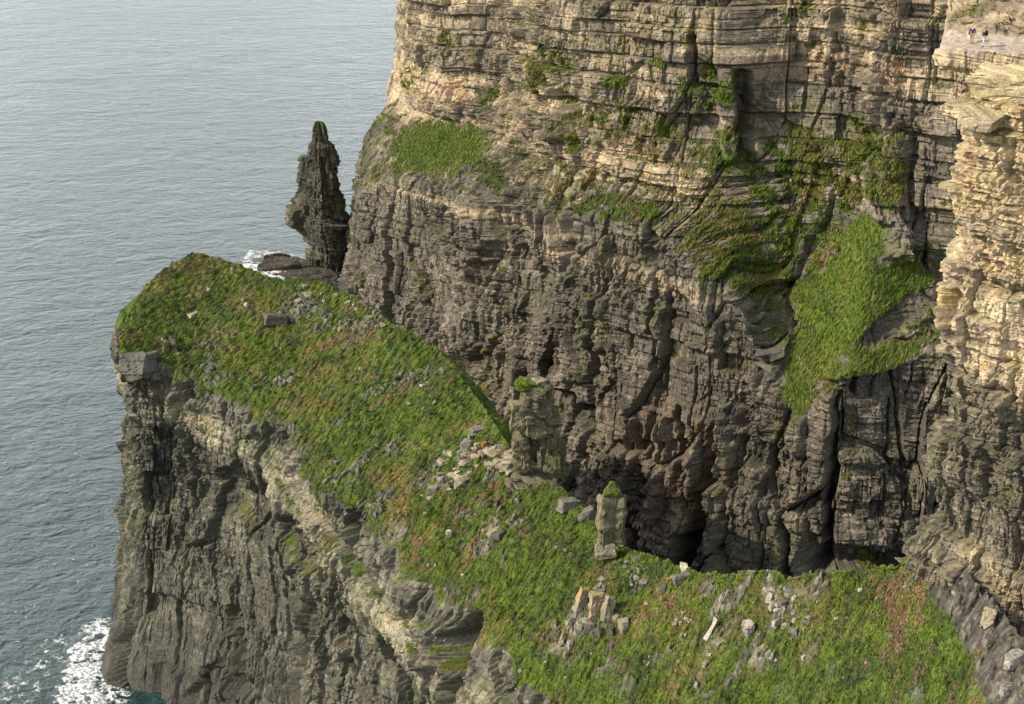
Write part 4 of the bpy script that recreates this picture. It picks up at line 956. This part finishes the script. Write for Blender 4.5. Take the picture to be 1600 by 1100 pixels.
# ------------------------------------------------------------------ PEOPLE on the ledge
P_n, n_n = NR
def ground_near(x, y):
    m = (P_n[..., 2] > 157) & (P_n[..., 2] < 160.5); Q = P_n[m]; i = int(np.argmin((Q[:, 0]-x)**2 + (Q[:, 1]-y)**2)); return float(Q[i, 2])
SKIN = simple('skin', (0.55, 0.36, 0.26), 0.6)
def skinned(name, pts, edges, mat, parent, root=0, sub=2):
    me = bpy.data.meshes.new(name); me.from_pydata([p[:3] for p in pts], edges, [])
    o = bpy.data.objects.new(name, me); COL.objects.link(o)
    if parent: o.parent = parent
    md = o.modifiers.new('skin', 'SKIN'); md.use_smooth_shade = True
    for i, p in enumerate(pts):
        sv_ = me.skin_vertices[0].data[i]; rr = p[3]; sv_.radius = rr if isinstance(rr, tuple) else (rr, rr); sv_.use_root = (i == root)
    s = o.modifiers.new('sub', 'SUBSURF'); s.levels = s.render_levels = sub
    me.materials.append(mat); return o
def person(u, v, face, label, top, legs, hair, bag, arm_l, arm_r, stride, pack=None, z0=158.2):
    P = Pz(u, v, z0); z = ground_near(P[0], P[1])
    root = empty('person', (P[0], P[1], z)); root.rotation_euler = (0, 0, face)
    tag(root, label, 'person')
    s = stride
    # faces -Y in its own frame; left is +X
    hips = [(0, 0, 0.95, (0.15, 0.11)), (0, 0, 1.15, (0.14, 0.105)), (0, 0, 1.36, (0.17, 0.11)), (0, 0, 1.47, (0.09, 0.08)), (0, -0.01, 1.54, 0.055), (0, -0.02, 1.64, (0.075, 0.09)), (0, -0.02, 1.72, (0.065, 0.08))]
    pts = list(hips); E = [(0, 1), (1, 2), (2, 3), (3, 4), (4, 5), (5, 6)]
    legsK = []
    for sx, st in ((1, s), (-1, -s)):
        k = len(pts); pts += [(sx*0.09, 0, 0.88, 0.088), (sx*0.10, -st*0.5, 0.50, 0.056), (sx*0.10, -st*0.8, 0.10, 0.038), (sx*0.11, -st*0.8-0.17, 0.035, (0.045, 0.03))]
        E += [(0, k), (k, k+1), (k+1, k+2), (k+2, k+3)]; legsK.append(k)
    for sx, arm in ((1, arm_l), (-1, arm_r)):
        k = len(pts); sh = (sx*0.19, 0, 1.41); el, wr = arm
        pts += [(*sh, 0.055), (*el, 0.040), (*wr, 0.027)]
        E += [(2, k), (k, k+1), (k+1, k+2)]
        d = Vector(wr)-Vector(el); d.normalize(); side = d.cross(Vector((0, 0, 1))) if abs(d.z) < .9 else Vector((0, 1, 0)); side.normalize()
        pk = Vector(wr)+d*0.07; kp = len(pts); pts.append((*pk, 0.026)); E.append((k+2, kp))
        for q, (o_, l_) in enumerate(((-0.028, 0.065), (-0.010, 0.075), (0.010, 0.07), (0.027, 0.055))):
            a = pk + side*o_ + d*0.03; b_ = a + d*l_ + Vector((0, 0, -0.012)); kq = len(pts); pts += [(*a, 0.009), (*b_, 0.008)]; E += [(kp, kq), (kq, kq+1)]
        t = pk - d*0.03 + side*-0.04; kq = len(pts); pts.append((*t, 0.010)); E.append((kp, kq))
    body = skinned('body', pts, E, SKIN, root)
    tm = simple('jacket_cloth', top); lm = simple('trouser_cloth', legs)
    jp = [(0, 0, 0.90, (0.165, 0.125)), (0, 0, 1.15, (0.16, 0.125)), (0, 0, 1.37, (0.195, 0.13)), (0, 0, 1.49, (0.10, 0.09))]; je = [(0, 1), (1, 2), (2, 3)]
    for sx, arm in ((1, arm_l), (-1, arm_r)):
        k = len(jp); el, wr = arm; jp += [(sx*0.20, 0, 1.42, 0.072), (*el, 0.058), (*wr, 0.044)]; je += [(2, k), (k, k+1), (k+1, k+2)]
    skinned('jacket', jp, je, tm, root)
    tp = [(0, 0, 0.98, (0.15, 0.12))]; te = []
    for sx, st in ((1, s), (-1, -s)):
        k = len(tp); tp += [(sx*0.09, 0, 0.86, 0.105), (sx*0.10, -st*0.5, 0.50, 0.078), (sx*0.10, -st*0.8, 0.11, 0.060)]; te += [(0, k), (k, k+1), (k+1, k+2)]
    skinned('trousers', tp, te, lm, root)
    for sx, st in ((1, s), (-1, -s)):
        skinned('shoe', [(sx*0.10, -st*0.8+0.05, 0.055, (0.05, 0.05)), (sx*0.11, -st*0.8-0.10, 0.045, (0.05, 0.035)), (sx*0.11, -st*0.8-0.20, 0.035, (0.04, 0.025))], [(0, 1), (1, 2)], simple('shoe_leather', (0.05, 0.04, 0.035)), root, sub=1)
    skinned('hair', [(0, 0.03, 1.66, (0.088, 0.085)), (0, 0.02, 1.735, (0.082, 0.088)), (0, -0.02, 1.775, (0.05, 0.06))], [(0, 1), (1, 2)], simple('hair_strands', hair), root, sub=1)
    skinned('nose', [(0, -0.105, 1.665, 0.014), (0, -0.125, 1.645, 0.016)], [(0, 1)], SKIN, root, sub=1)
    for sx in (1, -1):
        skinned('eye', [(sx*0.03, -0.095, 1.685, 0.011), (sx*0.036, -0.095, 1.685, 0.011)], [(0, 1)], simple('eye_dark', (0.03, 0.02, 0.02)), root, sub=1)
    if pack:
        o = rockblock('backpack', (0, 0.21, 1.24), (0.34, 0.20, 0.50), (0, 0, 0), 5, pack, tuple(x*0.8 for x in pack), jit=0.06, amp=0.02, cuts=4, parent=root, lichen=0.0)
    if bag:
        o = rockblock('shoulder_bag', bag[0], (0.14, 0.30, 0.24), (0, 0, 0.3), 6, bag[1], tuple(x*0.7 for x in bag[1]), jit=0.06, amp=0.02, cuts=4, parent=root, lichen=0.0)
    return root
person(1517.5, 69, math.radians(150), 'person in navy jacket with pale hair and red bag standing near ledge tip', (0.035, 0.04, 0.10), (0.45, 0.27, 0.17), (0.62, 0.52, 0.42), ((0.27, 0.05, 0.98), (0.20, 0.015, 0.03)),
       ((0.27, 0.05, 1.16), (0.25, -0.06, 0.95)), ((-0.27, 0.03, 1.15), (-0.20, -0.16, 1.0)), 0.10)
person(1536, 73, math.radians(-70), 'person in black jacket and backpack with pale trousers walking on the ledge', (0.02, 0.022, 0.02), (0.62, 0.62, 0.66), (0.35, 0.25, 0.16), None,
       ((0.24, -0.14, 1.20), (0.18, -0.38, 1.16)), ((-0.26, 0.06, 1.15), (-0.24, -0.08, 0.95)), 0.14, pack=(0.025, 0.035, 0.022))
